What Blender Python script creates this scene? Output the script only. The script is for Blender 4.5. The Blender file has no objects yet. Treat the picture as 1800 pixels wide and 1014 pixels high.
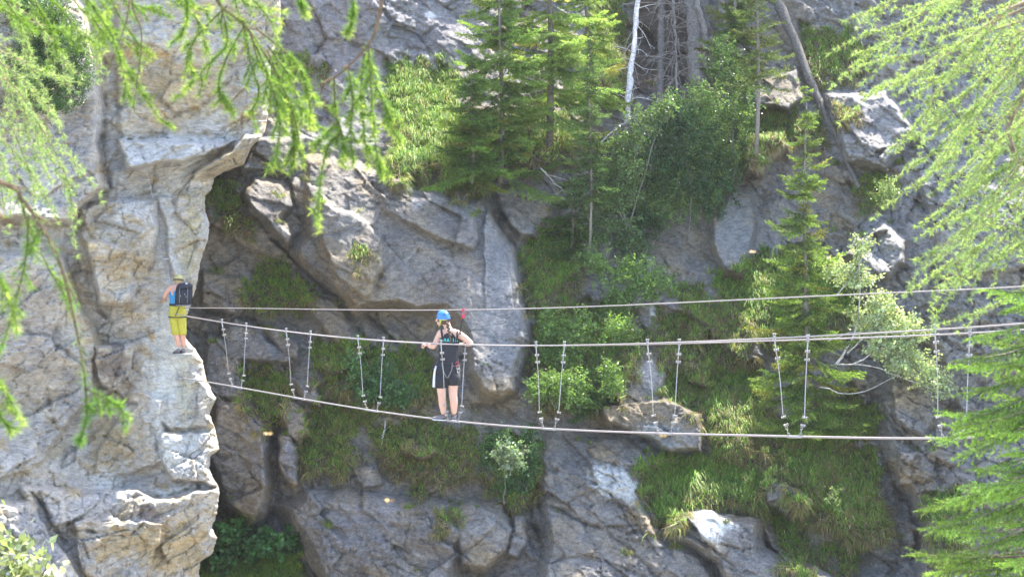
import bpy, math, random
import numpy as np
from mathutils import Vector, Matrix

# ------------------------------------------------------------------ camera, light, exposure
SC = bpy.context.scene
COL = SC.collection
F = 3510.0                      # focal length in photograph pixels (1800 wide)
PITCH = math.radians(5.0)       # camera looks slightly down into the gorge
cam = bpy.data.cameras.new('camera'); camo = bpy.data.objects.new('camera', cam); COL.objects.link(camo)
camo.location = (0, 0, 0); camo.rotation_euler = (math.pi/2 - PITCH, 0, 0)
cam.sensor_width = 36.0; cam.lens = 36.0*F/1800.0
cam.clip_start = 0.1; cam.clip_end = 2000
cam.dof.use_dof = True; cam.dof.focus_distance = 33.0; cam.dof.aperture_fstop = 6.3
SC.camera = camo

SUN_EL = math.radians(57); SUN_AZ = math.radians(33)    # azimuth from +Y (straight away from camera) towards +X
sdir = Vector((math.sin(SUN_AZ)*math.cos(SUN_EL), math.cos(SUN_AZ)*math.cos(SUN_EL), math.sin(SUN_EL)))
world = bpy.data.worlds.new('World'); SC.world = world; world.use_nodes = True
wn = world.node_tree; sky = wn.nodes.new('ShaderNodeTexSky'); sky.sky_type = 'NISHITA'; sky.sun_disc = False
sky.sun_elevation = SUN_EL; sky.sun_rotation = SUN_AZ; sky.altitude = 1500; sky.air_density = 1.0; sky.dust_density = 4.0; sky.ozone_density = 0.0
bg = wn.nodes['Background']; bg.inputs['Strength'].default_value = 0.15
wn.links.new(sky.outputs[0], bg.inputs[0])
sl = bpy.data.lights.new('sun', 'SUN'); so = bpy.data.objects.new('sun', sl); COL.objects.link(so)
sl.energy = 3.1; sl.angle = math.radians(0.5); sl.color = (1.0, 0.95, 0.86)
so.rotation_euler = sdir.to_track_quat('Z', 'Y').to_euler(); so.location = (0, 0, 40)
SC.view_settings.view_transform = 'Standard'; SC.view_settings.look = 'None'
SC.view_settings.gamma = 1; SC.view_settings.use_curve_mapping = False
SC.view_settings.exposure = 2.48
FILL_HAZE = 0.00028
SC.cycles.max_bounces = 6; SC.cycles.diffuse_bounces = 4; SC.cycles.transmission_bounces = 4
SC.cycles.use_denoising = True

# ------------------------------------------------------------------ helpers
cp, sp_ = math.cos(PITCH), math.sin(PITCH)
def P(u, v, d):
    """photo pixel + depth along the optical axis -> world point(s)"""
    x = (np.asarray(u, float)-900.0)/F*d; y = -(np.asarray(v, float)-507.0)/F*d; d = np.asarray(d, float)+0*x
    return np.stack([x, d*cp + y*sp_, y*cp - d*sp_], -1)
def PV(u, v, d): return Vector(P(u, v, d).tolist())

def hsh(ix, iy, s):
    n = (ix.astype(np.int64)*374761393 + iy.astype(np.int64)*668265263 + s*1274126177) & 0x7fffffff
    n = ((n ^ (n >> 13))*1274126177) & 0x7fffffff
    n = ((n ^ (n >> 15))*2246822519) & 0x7fffffff
    return ((n ^ (n >> 16)) & 0xffffff)/float(0x1000000)
def vnoise(x, y, s=0):
    ix = np.floor(x); iy = np.floor(y); fx = x-ix; fy = y-iy
    fx = fx*fx*fx*(fx*(fx*6-15)+10); fy = fy*fy*fy*(fy*(fy*6-15)+10)
    def g(a, b):
        t = hsh(ix+a, iy+b, s)*6.2831853
        return np.cos(t)*((x-ix)-a) + np.sin(t)*((y-iy)-b)
    return ((g(0,0)*(1-fx)+g(1,0)*fx)*(1-fy) + (g(0,1)*(1-fx)+g(1,1)*fx)*fy)*1.4
def fbm(x, y, s=0, o=4, r=0.5):
    a = 1.0; t = 0; m = 0
    for i in range(o):
        t = t + a*vnoise(x, y, s+i*17); m += a; a *= r; x = x*2.03+3.1; y = y*2.03+1.7
    return t/m
def facets(x, y, s, tilt=1.0, step=0.25):
    """fractured rock: every cell is a small plane of its own; returns height and a crack closeness"""
    ix = np.floor(x); iy = np.floor(y); b1 = np.full(x.shape, 9.0); b2 = b1.copy(); h = np.zeros(x.shape)
    for a in (-1, 0, 1):
        for b in (-1, 0, 1):
            cx = ix+a; cy = iy+b
            px = cx+0.1+0.8*hsh(cx, cy, s); py = cy+0.1+0.8*hsh(cx, cy, s+1)
            dx = x-px; dy = y-py; dd = dx*dx+dy*dy
            hh = (hsh(cx, cy, s+2)-.5)*2*step + tilt*((hsh(cx, cy, s+3)-.5)*dx + (hsh(cx, cy, s+4)-.5)*dy)
            m = dd < b1
            b2 = np.where(m, b1, np.minimum(b2, dd)); h = np.where(m, hh, h); b1 = np.where(m, dd, b1)
    return h, np.sqrt(b2)-np.sqrt(b1)
def sdf(px, py, poly):
    """signed distance to polygon, positive inside"""
    n = len(poly); best = np.full(px.shape, 1e9); ins = np.zeros(px.shape, bool)
    for i in range(n):
        ax, ay = poly[i]; bx, by = poly[(i+1) % n]
        ex, ey = bx-ax, by-ay; L = ex*ex+ey*ey+1e-9
        t = np.clip(((px-ax)*ex+(py-ay)*ey)/L, 0, 1)
        best = np.minimum(best, (px-ax-t*ex)**2+(py-ay-t*ey)**2)
        c = ((ay > py) != (by > py))
        ins ^= c & (px < (bx-ax)*(py-ay)/((by-ay) if by != ay else 1e-9)+ax)
    return np.where(ins, 1, -1)*np.sqrt(best)
def ldist(px, py, line):
    best = np.full(px.shape, 1e9)
    for (ax, ay), (bx, by) in zip(line[:-1], line[1:]):
        ex, ey = bx-ax, by-ay; L = ex*ex+ey*ey+1e-9
        t = np.clip(((px-ax)*ex+(py-ay)*ey)/L, 0, 1)
        best = np.minimum(best, (px-ax-t*ex)**2+(py-ay-t*ey)**2)
    return np.sqrt(best)
def sst(a, b, x):
    t = np.clip((x-a)/(b-a), 0, 1); return t*t*(3-2*t)

def mesh_np(name, V, tris=None, quads=None, col=None, mat=None, smooth=True, parent=None):
    me = bpy.data.meshes.new(name)
    V = np.asarray(V, np.float32).reshape(-1, 3)
    parts = []; sizes = []
    if tris is not None and len(tris): parts.append(np.asarray(tris, np.int32).ravel()); sizes += [3]*len(tris)
    if quads is not None and len(quads): parts.append(np.asarray(quads, np.int32).ravel()); sizes += [4]*len(quads)
    L = np.concatenate(parts); sizes = np.array(sizes, np.int32); st = np.concatenate([[0], np.cumsum(sizes)[:-1]]).astype(np.int32)
    me.vertices.add(len(V)); me.vertices.foreach_set('co', V.ravel())
    me.loops.add(len(L)); me.loops.foreach_set('vertex_index', L)
    me.polygons.add(len(sizes)); me.polygons.foreach_set('loop_start', st)
    me.polygons.foreach_set('use_smooth', np.full(len(sizes), smooth))
    if col is not None:
        a = me.attributes.new('Col', 'FLOAT_COLOR', 'POINT')
        c = np.ones((len(V), 4), np.float32); c[:, :3] = col; a.data.foreach_set('color', c.ravel())
    me.update(calc_edges=True); me.validate()
    o = bpy.data.objects.new(name, me); COL.objects.link(o)
    if mat: me.materials.append(mat)
    if parent is not None: o.parent = parent; o.matrix_parent_inverse = parent.matrix_world.inverted() if False else Matrix.Translation(-parent.location)
    return o
class MB:
    def __init__(s): s.v = []; s.q = []; s.t = []; s.c = []; s.n = 0
    def add(s, V, tris=None, quads=None, col=None):
        V = np.asarray(V, float).reshape(-1, 3)
        if tris is not None and len(tris): s.t.append(np.asarray(tris).reshape(-1, 3)+s.n)
        if quads is not None and len(quads): s.q.append(np.asarray(quads).reshape(-1, 4)+s.n)
        s.v.append(V); s.c.append(np.broadcast_to(np.asarray(col if col is not None else (1, 1, 1), float), (len(V), 3))); s.n += len(V)
    def tube(s, pts, r, k=6, col=None, caps=True):
        pts = np.asarray(pts, float); n = len(pts); r = np.broadcast_to(np.asarray(r, float), (n,))
        T = np.gradient(pts, axis=0); T /= np.linalg.norm(T, axis=1, keepdims=True)+1e-12
        up = np.array([0, 0, 1.0]) if abs(T[:, 2]).mean() < 0.8 else np.array([1.0, 0, 0])
        A = np.cross(T, up); A /= np.linalg.norm(A, axis=1, keepdims=True)+1e-12; B = np.cross(T, A)
        th = np.arange(k)*2*math.pi/k
        V = pts[:, None, :] + r[:, None, None]*(np.cos(th)[None, :, None]*A[:, None, :]+np.sin(th)[None, :, None]*B[:, None, :])
        q = []
        for i in range(n-1):
            for j in range(k): q.append((i*k+j, i*k+(j+1) % k, (i+1)*k+(j+1) % k, (i+1)*k+j))
        V = V.reshape(-1, 3); t = []
        if caps:
            V = np.vstack([V, pts[0], pts[-1]])
            for j in range(k): t.append((n*k, (j+1) % k, j)); t.append((n*k+1, (n-1)*k+j, (n-1)*k+(j+1) % k))
        s.add(V, t, q, col)
    def build(s, name, mat, parent=None, smooth=True):
        return mesh_np(name, np.vstack(s.v), np.vstack(s.t) if s.t else None, np.vstack(s.q) if s.q else None, np.vstack(s.c), mat, smooth, parent)
def loft(mb, rings, k=20, col=None, cap=(True, True), wob=0.0):
    """rings: (centre, axisA(vec), axisB(vec)) ellipses"""
    V = []; th = np.arange(k)*2*math.pi/k
    for (c, a, b) in rings:
        c = np.array(c, float); a = np.array(a, float); b = np.array(b, float)
        V.append(c+np.cos(th)[:, None]*a+np.sin(th)[:, None]*b)
    n = len(rings); q = []; t = []
    for i in range(n-1):
        for j in range(k): q.append((i*k+j, i*k+(j+1) % k, (i+1)*k+(j+1) % k, (i+1)*k+j))
    V = np.vstack(V)
    if cap[0]: V = np.vstack([V, V[:k].mean(0)]); t += [(len(V)-1, (j+1) % k, j) for j in range(k)]
    if cap[1]: V = np.vstack([V, V[(n-1)*k:n*k].mean(0)]); t += [(len(V)-1, (n-1)*k+j, (n-1)*k+(j+1) % k) for j in range(k)]
    mb.add(V, t, q, col)
def tag(o, label=None, cat=None, group=None, kind=None):
    if label: o['label'] = label
    if cat: o['category'] = cat
    if group: o['group'] = group
    if kind: o['kind'] = kind
    return o
def empty(name, loc):
    o = bpy.data.objects.new(name, None); COL.objects.link(o); o.location = Vector(tuple(float(a) for a in loc)); o.empty_display_size = 0.2
    return o

# ------------------------------------------------------------------ materials
def mat_new(name):
    m = bpy.data.materials.new(name); m.use_nodes = True
    return m, m.node_tree, m.node_tree.nodes['Principled BSDF']
def plain(name, c, rough=0.6, metal=0.0, var=0.12, scale=30, bump=0.0):
    m, nt, b = mat_new(name)
    n = nt.nodes.new('ShaderNodeTexNoise'); n.inputs['Scale'].default_value = scale; n.inputs['Detail'].default_value = 4
    tc = nt.nodes.new('ShaderNodeTexCoord'); nt.links.new(tc.outputs['Object'], n.inputs['Vector'])
    r = nt.nodes.new('ShaderNodeValToRGB'); r.color_ramp.elements[0].position = .3; r.color_ramp.elements[1].position = .7
    r.color_ramp.elements[0].color = tuple(x*(1-var) for x in c)+(1,); r.color_ramp.elements[1].color = tuple(min(1, x*(1+var)) for x in c)+(1,)
    nt.links.new(n.outputs['Fac'], r.inputs[0]); nt.links.new(r.outputs[0], b.inputs['Base Color'])
    b.inputs['Roughness'].default_value = rough; b.inputs['Metallic'].default_value = metal
    if bump:
        bp = nt.nodes.new('ShaderNodeBump'); bp.inputs['Strength'].default_value = bump; bp.inputs['Distance'].default_value = 0.01
        nt.links.new(n.outputs['Fac'], bp.inputs['Height']); nt.links.new(bp.outputs[0], b.inputs['Normal'])
    return m
def rock_mat(name, fine=1.0, stretch=(1, 1, 1), con=1.0, bump=.9, rot=0.0):
    m, nt, b = mat_new(name); N = nt.nodes; K = nt.links
    at = N.new('ShaderNodeAttribute'); at.attribute_name = 'Col'
    tc = N.new('ShaderNodeTexCoord'); mp = N.new('ShaderNodeMapping'); mp.inputs['Scale'].default_value = stretch; mp.inputs['Rotation'].default_value = (0, rot, 0)
    K.new(tc.outputs['Object'], mp.inputs[0])
    def noise(sc, det, rough=.6, src=mp.outputs[0]):
        n = N.new('ShaderNodeTexNoise'); n.inputs['Scale'].default_value = sc; n.inputs['Detail'].default_value = det; n.inputs['Roughness'].default_value = rough
        K.new(src, n.inputs['Vector']); return n.outputs['Fac']
    def ramp(src, p0, p1, c0, c1):
        r = N.new('ShaderNodeValToRGB'); r.color_ramp.elements[0].position = p0; r.color_ramp.elements[1].position = p1
        r.color_ramp.elements[0].color = (c0,)*3+(1,) if not isinstance(c0, tuple) else c0+(1,); r.color_ramp.elements[1].color = (c1,)*3+(1,) if not isinstance(c1, tuple) else c1+(1,)
        K.new(src, r.inputs[0]); return r.outputs[0]
    def mul(a, bb, f=1.0):
        x = N.new('ShaderNodeMix'); x.data_type = 'RGBA'; x.blend_type = 'MULTIPLY'; x.inputs['Factor'].default_value = f
        K.new(a, x.inputs['A']); K.new(bb, x.inputs['B']); return x.outputs['Result']
    n1 = noise(1.7, 8, .65); n2 = noise(9*fine, 8, .7); n3 = noise(40*fine, 4, .7)
    c = mul(at.outputs['Color'], ramp(n1, .3, .7, (.78, .78, .80), (1.22, 1.17, 1.08)))
    c = mul(c, ramp(n2, .35, .65, 1-.32*con, 1+.28*con)); c = mul(c, ramp(n3, .35, .65, 1-.30*con, 1+.30*con))
    # small dark lichen spots and pale chips
    c = mul(c, ramp(noise(6.5, 9, .72), .36, .43, 1-.42*con, 1.0))          # dark lichen and pits
    c = mul(c, ramp(noise(3.1, 10, .75), .60, .66, 1.0, 1+.28*con))        # chalky fresh patches
    K.new(c, b.inputs['Base Color']); b.inputs['Roughness'].default_value = 0.92
    b.inputs['Specular IOR Level'].default_value = 0.2
    # fine cracks + grain as bump
    w = N.new('ShaderNodeTexVoronoi'); w.feature = 'DISTANCE_TO_EDGE'; w.inputs['Scale'].default_value = 2.4*fine
    wa = N.new('ShaderNodeMix'); wa.data_type = 'RGBA'; wa.blend_type = 'LINEAR_LIGHT'; wa.inputs['Factor'].default_value = .18
    nw = N.new('ShaderNodeTexNoise'); nw.inputs['Scale'].default_value = 3; nw.inputs['Detail'].default_value = 5; K.new(mp.outputs[0], nw.inputs['Vector'])
    K.new(mp.outputs[0], wa.inputs['A']); K.new(nw.outputs['Color'], wa.inputs['B']); K.new(wa.outputs['Result'], w.inputs['Vector'])
    rc = ramp(w.outputs['Distance'], 0.0, .05, 0.0, 1.0)
    a1 = N.new('ShaderNodeMath'); a1.operation = 'MULTIPLY_ADD'; K.new(n2, a1.inputs[0]); a1.inputs[1].default_value = 1.6
    rb = N.new('ShaderNodeMath'); rb.operation = 'MULTIPLY'; K.new(rc, rb.inputs[0]); rb.inputs[1].default_value = .13; K.new(rb.outputs[0], a1.inputs[2])
    a2 = N.new('ShaderNodeMath'); a2.operation = 'MULTIPLY_ADD'; K.new(n3, a2.inputs[0]); a2.inputs[1].default_value = .5; K.new(a1.outputs[0], a2.inputs[2])
    bp = N.new('ShaderNodeBump'); bp.inputs['Strength'].default_value = bump; bp.inputs['Distance'].default_value = .055
    K.new(a2.outputs[0], bp.inputs['Height']); K.new(bp.outputs[0], b.inputs['Normal'])
    return m
def leaf_mat(name, trans=0.45, tint=(1.15, 1.2, .55), rough=.55, spec=.3):
    m, nt, b = mat_new(name); N = nt.nodes; K = nt.links
    at = N.new('ShaderNodeAttribute'); at.attribute_name = 'Col'
    K.new(at.outputs['Color'], b.inputs['Base Color']); b.inputs['Roughness'].default_value = rough
    b.inputs['Specular IOR Level'].default_value = spec
    x = N.new('ShaderNodeMix'); x.data_type = 'RGBA'; x.blend_type = 'MULTIPLY'; x.inputs['Factor'].default_value = 1; x.inputs['B'].default_value = tuple(tint)+(1,)
    K.new(at.outputs['Color'], x.inputs['A'])
    t = N.new('ShaderNodeBsdfTranslucent'); K.new(x.outputs['Result'], t.inputs[0])
    ms = N.new('ShaderNodeMixShader'); ms.inputs[0].default_value = trans
    K.new(b.outputs[0], ms.inputs[1]); K.new(t.outputs[0], ms.inputs[2]); K.new(ms.outputs[0], N['Material Output'].inputs[0])
    return m
def vcol_mat(name, rough=.8, metal=0.0, scale=25, lo=.7, hi=1.25, bump=.5):
    m, nt, b = mat_new(name); N = nt.nodes; K = nt.links
    at = N.new('ShaderNodeAttribute'); at.attribute_name = 'Col'
    n = N.new('ShaderNodeTexNoise'); n.inputs['Scale'].default_value = scale; n.inputs['Detail'].default_value = 5
    tc = N.new('ShaderNodeTexCoord'); K.new(tc.outputs['Object'], n.inputs['Vector'])
    r = N.new('ShaderNodeValToRGB'); r.color_ramp.elements[0].position = .3; r.color_ramp.elements[1].position = .7
    r.color_ramp.elements[0].color = (lo,)*3+(1,); r.color_ramp.elements[1].color = (hi,)*3+(1,); K.new(n.outputs['Fac'], r.inputs[0])
    x = N.new('ShaderNodeMix'); x.data_type = 'RGBA'; x.blend_type = 'MULTIPLY'; x.inputs['Factor'].default_value = 1
    K.new(at.outputs['Color'], x.inputs['A']); K.new(r.outputs[0], x.inputs['B']); K.new(x.outputs['Result'], b.inputs['Base Color'])
    b.inputs['Roughness'].default_value = rough; b.inputs['Metallic'].default_value = metal
    bp = N.new('ShaderNodeBump'); bp.inputs['Strength'].default_value = bump; bp.inputs['Distance'].default_value = .02
    K.new(n.outputs['Fac'], bp.inputs['Height']); K.new(bp.outputs[0], b.inputs['Normal'])
    return m
M = dict(
    rock=rock_mat('wall_rock', 1.0, (.75, 1, 1.35), 1.0, .8, math.radians(-32)), pale=rock_mat('pale_rock', 1.0, (.55, 1, 1.9), .75, .5, math.radians(28)),
    grass=leaf_mat('grass_blades', .35, (1.1, 1.15, .6)), needle=leaf_mat('needles', .45), leaf=leaf_mat('leaves', .45, rough=.35, spec=.5),
    bark=vcol_mat('bark', .9, 0, 18, .55, 1.35, 1.0), soil=vcol_mat('ground_soil', .95, 0, 6, .6, 1.3),
    steel=plain('galvanised_steel', (.40, .375, .36), .55, .55, .15, 60),
    cable=plain('steel_cable', (.40, .345, .32), .6, .25, .18, 90, .5),
    wire=plain('thin_wire', (.42, .40, .40), .5, .3, .2, 60), iron=plain('weathered_iron', (.45, .45, .46), .6, .5, .2, 40),
)
G = (.245, .232, .218); BG = (.225, .230, .238); TN = (.262, .225, .17); OC = (.30, .235, .145); PW = (.56, .56, .53); DK = (.055, .055, .06)
SO = (.15, .11, .075); GG = (.07, .085, .035); GB = (.225, .205, .19)
# ------------------------------------------------------------------ rock walls (relief grids with real depth)
class Surf:
    def __init__(s, U, V, D): s.U, s.V, s.D = U, V, D
    def d(s, u, v):
        u = np.atleast_1d(np.asarray(u, float)); v = np.atleast_1d(np.asarray(v, float))
        iu = np.clip(np.searchsorted(s.U, u)-1, 0, len(s.U)-2); iv = np.clip(np.searchsorted(s.V, v)-1, 0, len(s.V)-2)
        fu = np.clip((u-s.U[iu])/(s.U[iu+1]-s.U[iu]), 0, 1); fv = np.clip((v-s.V[iv])/(s.V[iv+1]-s.V[iv]), 0, 1)
        D = s.D
        return (D[iv, iu]*(1-fu)+D[iv, iu+1]*fu)*(1-fv)+(D[iv+1, iu]*(1-fu)+D[iv+1, iu+1]*fu)*fv
    def p(s, u, v, off=0.0): return P(np.atleast_1d(u), np.atleast_1d(v), s.d(u, v)-off)
def axis(lo, hi, step, olo, ohi):
    a = list(np.arange(lo, hi, step)); x = lo; st = step
    while x > olo: st *= 1.22; x -= st; a.insert(0, x)
    x = a[-1]; st = step
    while x < ohi: st *= 1.22; x += st; a.append(x)
    return np.array(a)

def relief(U2, V2, H, blocks, seed):
    wx = 13*fbm(U2/70, V2/70, seed, 3, .5)+2.5*fbm(U2/13, V2/13, seed+5, 3, .5); wy = 13*fbm(U2/70, V2/70, seed+9, 3, .5)+2.5*fbm(U2/13, V2/13, seed+14, 3, .5)
    X = U2+wx; Y = V2+wy
    for (poly, off, gx, gy, r) in blocks:
        p = np.array(poly, float); c = p.mean(0)
        m = (U2 > p[:, 0].min()-30) & (U2 < p[:, 0].max()+30) & (V2 > p[:, 1].min()-30) & (V2 < p[:, 1].max()+30)
        x, y = X[m], Y[m]; d = sdf(x, y, poly)
        t = np.clip(d/(r*.6), 0, 1); f = .35*np.clip(t*5, 0, 1)+.65*t+.0*t
        h = -0.25+(off+.25+gx*(x-c[0])/100+gy*(y-c[1])/100)*f
        H[m] = np.where(d > 0, np.maximum(H[m], h), H[m])
    return X, Y
def colour(X, Y, C, patches, seed):
    nz = fbm(X/22, Y/22, seed, 5, .65)
    for pt in patches:
        if pt[0] == 'e':
            _, cu, cv, ru, rv, ang, c, st, soft = pt
            ca, sa = math.cos(math.radians(ang)), math.sin(math.radians(ang))
            a = ((X-cu)*ca+(Y-cv)*sa)/ru; b = (-(X-cu)*sa+(Y-cv)*ca)/rv
            d = 1-np.sqrt(a*a+b*b)+nz*.9
            w = sst(0, soft, d)*st
        else:
            _, poly, c, st, soft = pt
            p = np.array(poly); m = (X > p[:, 0].min()-60) & (X < p[:, 0].max()+60) & (Y > p[:, 1].min()-60) & (Y < p[:, 1].max()+60)
            w = np.zeros(X.shape); w[m] = sst(-soft, soft, sdf(X[m], Y[m], poly)+nz[m]*26)*st
        C[:] = C*(1-w[..., None])+np.array(c)*w[..., None]
    return C

STEP = 2.3
U = axis(330, 1870, STEP, -1600, 3400); V = axis(-40, 1060, STEP, -900, 2000)
U2, V2 = np.meshgrid(U, V)
ctl = [(-200,500,48),(400,150,49),(400,500,47),(400,900,45.5),(620,80,50.5),(620,400,46.5),(620,800,44.5),(620,1000,44),(800,60,51.5),(800,300,48),(800,600,45.5),(820,900,43.6),
       (1000,0,53),(1000,300,49),(1000,550,47),(1000,720,45.6),(1050,900,43.6),(1150,0,54),(1200,300,50),(1250,550,47.5),(1250,720,46),(1300,950,43.5),(1400,0,52),(1400,300,49.5),(1420,550,47.5),(1450,850,44.5),
       (1600,0,50),(1600,300,48),(1600,600,46),(1600,1000,44),(1800,0,48),(1800,500,45),(1800,1000,43),(2300,500,44),(900,1250,41),(1500,1250,41),(300,1250,42),(900,-300,60),(1500,-300,60),(300,-300,58)]
num = 0; den = 0
for (cu, cv, cd) in ctl:
    w = np.exp(-((U2-cu)**2+(V2-cv)**2)/(2*130.0**2))+1e-7; num = num+w*cd; den = den+w
D0 = num/den
D0 = D0+np.maximum(0, -V2-100)/100*3.0
BL = [ # polygon, height m, tilt x, tilt y per 100 px, edge rounding px
 ([(495,-40),(880,-40),(850,60),(828,108),(700,95),(660,170),(640,290),(560,272),(500,250),(478,150)], .45, .1,-.15, 30),
 ([(424,344),(430,374),(474,414),(503,446),(523,427),(528,407),(508,390),(518,367),(514,330),(501,312),(441,300)], 1.5, -.3,.2, 26),
 ([(455,235),(540,230),(530,300),(500,318),(440,305),(400,300)], 1.2, 0,0, 20),
 ([(524,270),(560,262),(640,275),(720,310),(800,340),(862,345),(905,430),(925,520),(938,600),(915,660),(905,700),(860,712),(830,690),(800,560),(700,548),(645,552),(625,572),(603,545),(590,520),(540,488),(503,448),(530,405),(516,330)], 2.0, .12,.36, 34),
 ([(640,300),(720,312),(862,350),(870,430),(840,470),(730,440),(640,380)], 2.15, .1,.5, 60),
 ([(560,330),(690,400),(690,475),(660,530),(640,548),(560,480),(545,400)], 2.25, .1,.3, 30),
 ([(690,470),(850,440),(862,600),(840,640),(800,600),(770,560),(700,545),(655,540)], 2.3, .25,.2, 50),
 ([(852,345),(905,430),(938,600),(912,668),(868,660),(850,560),(842,430)], 2.15, -1.0,.2, 14),
 ([(815,600),(915,640),(912,690),(880,716),(838,700),(820,660)], 2.8, 0,-.2, 30),
 ([(505,455),(545,495),(603,530),(640,590),(650,615),(620,650),(585,600),(540,560),(515,510)], 1.2, 0,.3, 18),
 ([(560,560),(700,555),(800,570),(835,690),(800,760),(740,700),(690,650),(640,640),(600,610)], .5, .1,.2, 30),
 ([(345,420),(420,430),(500,500),(530,560),(560,600),(530,650),(480,640),(430,690),(380,690),(330,600)], .5, -.1,.3, 26),
 ([(350,470),(430,485),(445,530),(420,560),(350,545)], 1.1, 0,.4, 16),
 ([(380,560),(500,575),(540,610),(520,650),(470,640),(400,640)], 1.2, .2,.4, 18),
 ([(365,690),(440,688),(478,760),(486,830),(478,905),(440,945),(385,895),(345,800)], 1.9, .2,.1, 40),
 ([(345,560),(430,600),(440,690),(470,760),(380,790),(345,720)], 1.25, .1,.2, 30),
 ([(497,700),(530,712),(550,765),(530,785),(505,770),(488,735)], 1.7, .3,.3, 12),
 ([(480,762),(518,762),(534,800),(526,850),(510,858),(492,830)], 1.8, .1,0, 12),
 ([(512,668),(548,658),(562,690),(566,722),(535,715),(518,690)], 1.4, .3,.5, 9),
 ([(560,600),(610,600),(620,650),(580,665),(556,640)], 1.0, .1,.4, 12),
 ([(470,870),(540,846),(640,842),(700,855),(800,872),(850,930),(815,1010),(840,1100),(600,1100),(505,960)], 1.7, .12,.22, 60),
 ([(785,890),(826,868),(890,880),(915,930),(905,975),(860,1015),(800,1010),(793,950)], 1.75, .1,.25, 34),
 ([(898,900),(925,905),(930,950),(910,985),(885,980)], 1.6, .1,.1, 14),
 ([(705,775),(760,770),(775,800),(735,815),(705,800)], 1.3, .1,.4, 12),
 ([(615,790),(660,800),(690,850),(640,860),(610,830)], .9, .1,.4, 14),
 ([(930,740),(1100,745),(1220,800),(1140,850),(1180,930),(1250,960),(1330,1100),(900,1100),(945,960),(925,860)], 1.5, .1,.28, 50),
 ([(1180,900),(1240,888),(1345,905),(1345,960),(1560,1040),(1560,1100),(1250,1100),(1250,1000),(1150,940)], 2.3, 0,.35, 40),
 ([(1095,620),(1145,616),(1172,655),(1168,700),(1110,735),(1070,700)], 1.7, -.2,.4, 16),
 ([(1050,710),(1168,690),(1238,730),(1238,800),(1180,795),(1100,757),(1060,745)], 2.1, -.1,-.5, 16),
 ([(1205,620),(1255,650),(1250,690),(1205,680)], 1.1, 0,.4, 12),
 ([(1160,470),(1240,500),(1330,560),(1360,640),(1300,640),(1200,560),(1120,540)], 1.0, 0,.6, 24),
 ([(1345,840),(1390,850),(1420,900),(1380,905),(1345,885)], 1.6, .1,.4, 12),
 ([(1430,110),(1560,60),(1900,-60),(1950,1150),(1600,1150),(1612,920),(1545,790),(1530,690),(1580,600),(1500,540),(1480,420),(1520,330),(1450,260)], 1.2, .2,.2, 40),
 ([(1500,410),(1560,383),(1600,420),(1606,470),(1565,500),(1500,490),(1470,450)], 2.4, -.1,.5, 26),
 ([(1560,640),(1640,600),(1700,700),(1620,780),(1560,740)], 2.0, -.2,.3, 20),
 ([(1570,790),(1650,780),(1640,850),(1580,860)], 2.2, 0,-.4, 14),
 ([(1600,560),(1800,540),(1850,700),(1700,760),(1640,660)], 1.9, .2,.2, 26),
 ([(1600,300),(1800,260),(1850,480),(1650,500)], 1.8, .2,.1, 26),
 ([(1440,160),(1560,150),(1620,230),(1560,310),(1480,290)], 1.7, .1,.2, 26),
 ([(1235,385),(1290,308),(1335,335),(1345,400),(1312,500),(1268,490),(1240,440)], 1.4, -.3,.2, 30),
 ([(1298,245),(1372,238),(1390,262),(1345,312),(1312,305)], 2.2, -.1,-.8, 14),
 ([(1308,135),(1400,118),(1422,170),(1392,196),(1320,192)], 1.6, .1,.4, 16),
 ([(858,318),(960,315),(980,380),(940,432),(905,424),(880,380)], 1.2, -.1,.3, 22),
 ([(1000,250),(1080,230),(1100,330),(1010,400),(980,330)], .7, 0,.3, 24),
]
H = .65+.25*fbm(U2/50, V2/50, 900, 4)
XW, YW = relief(U2, V2, H, BL, 11)
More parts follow.
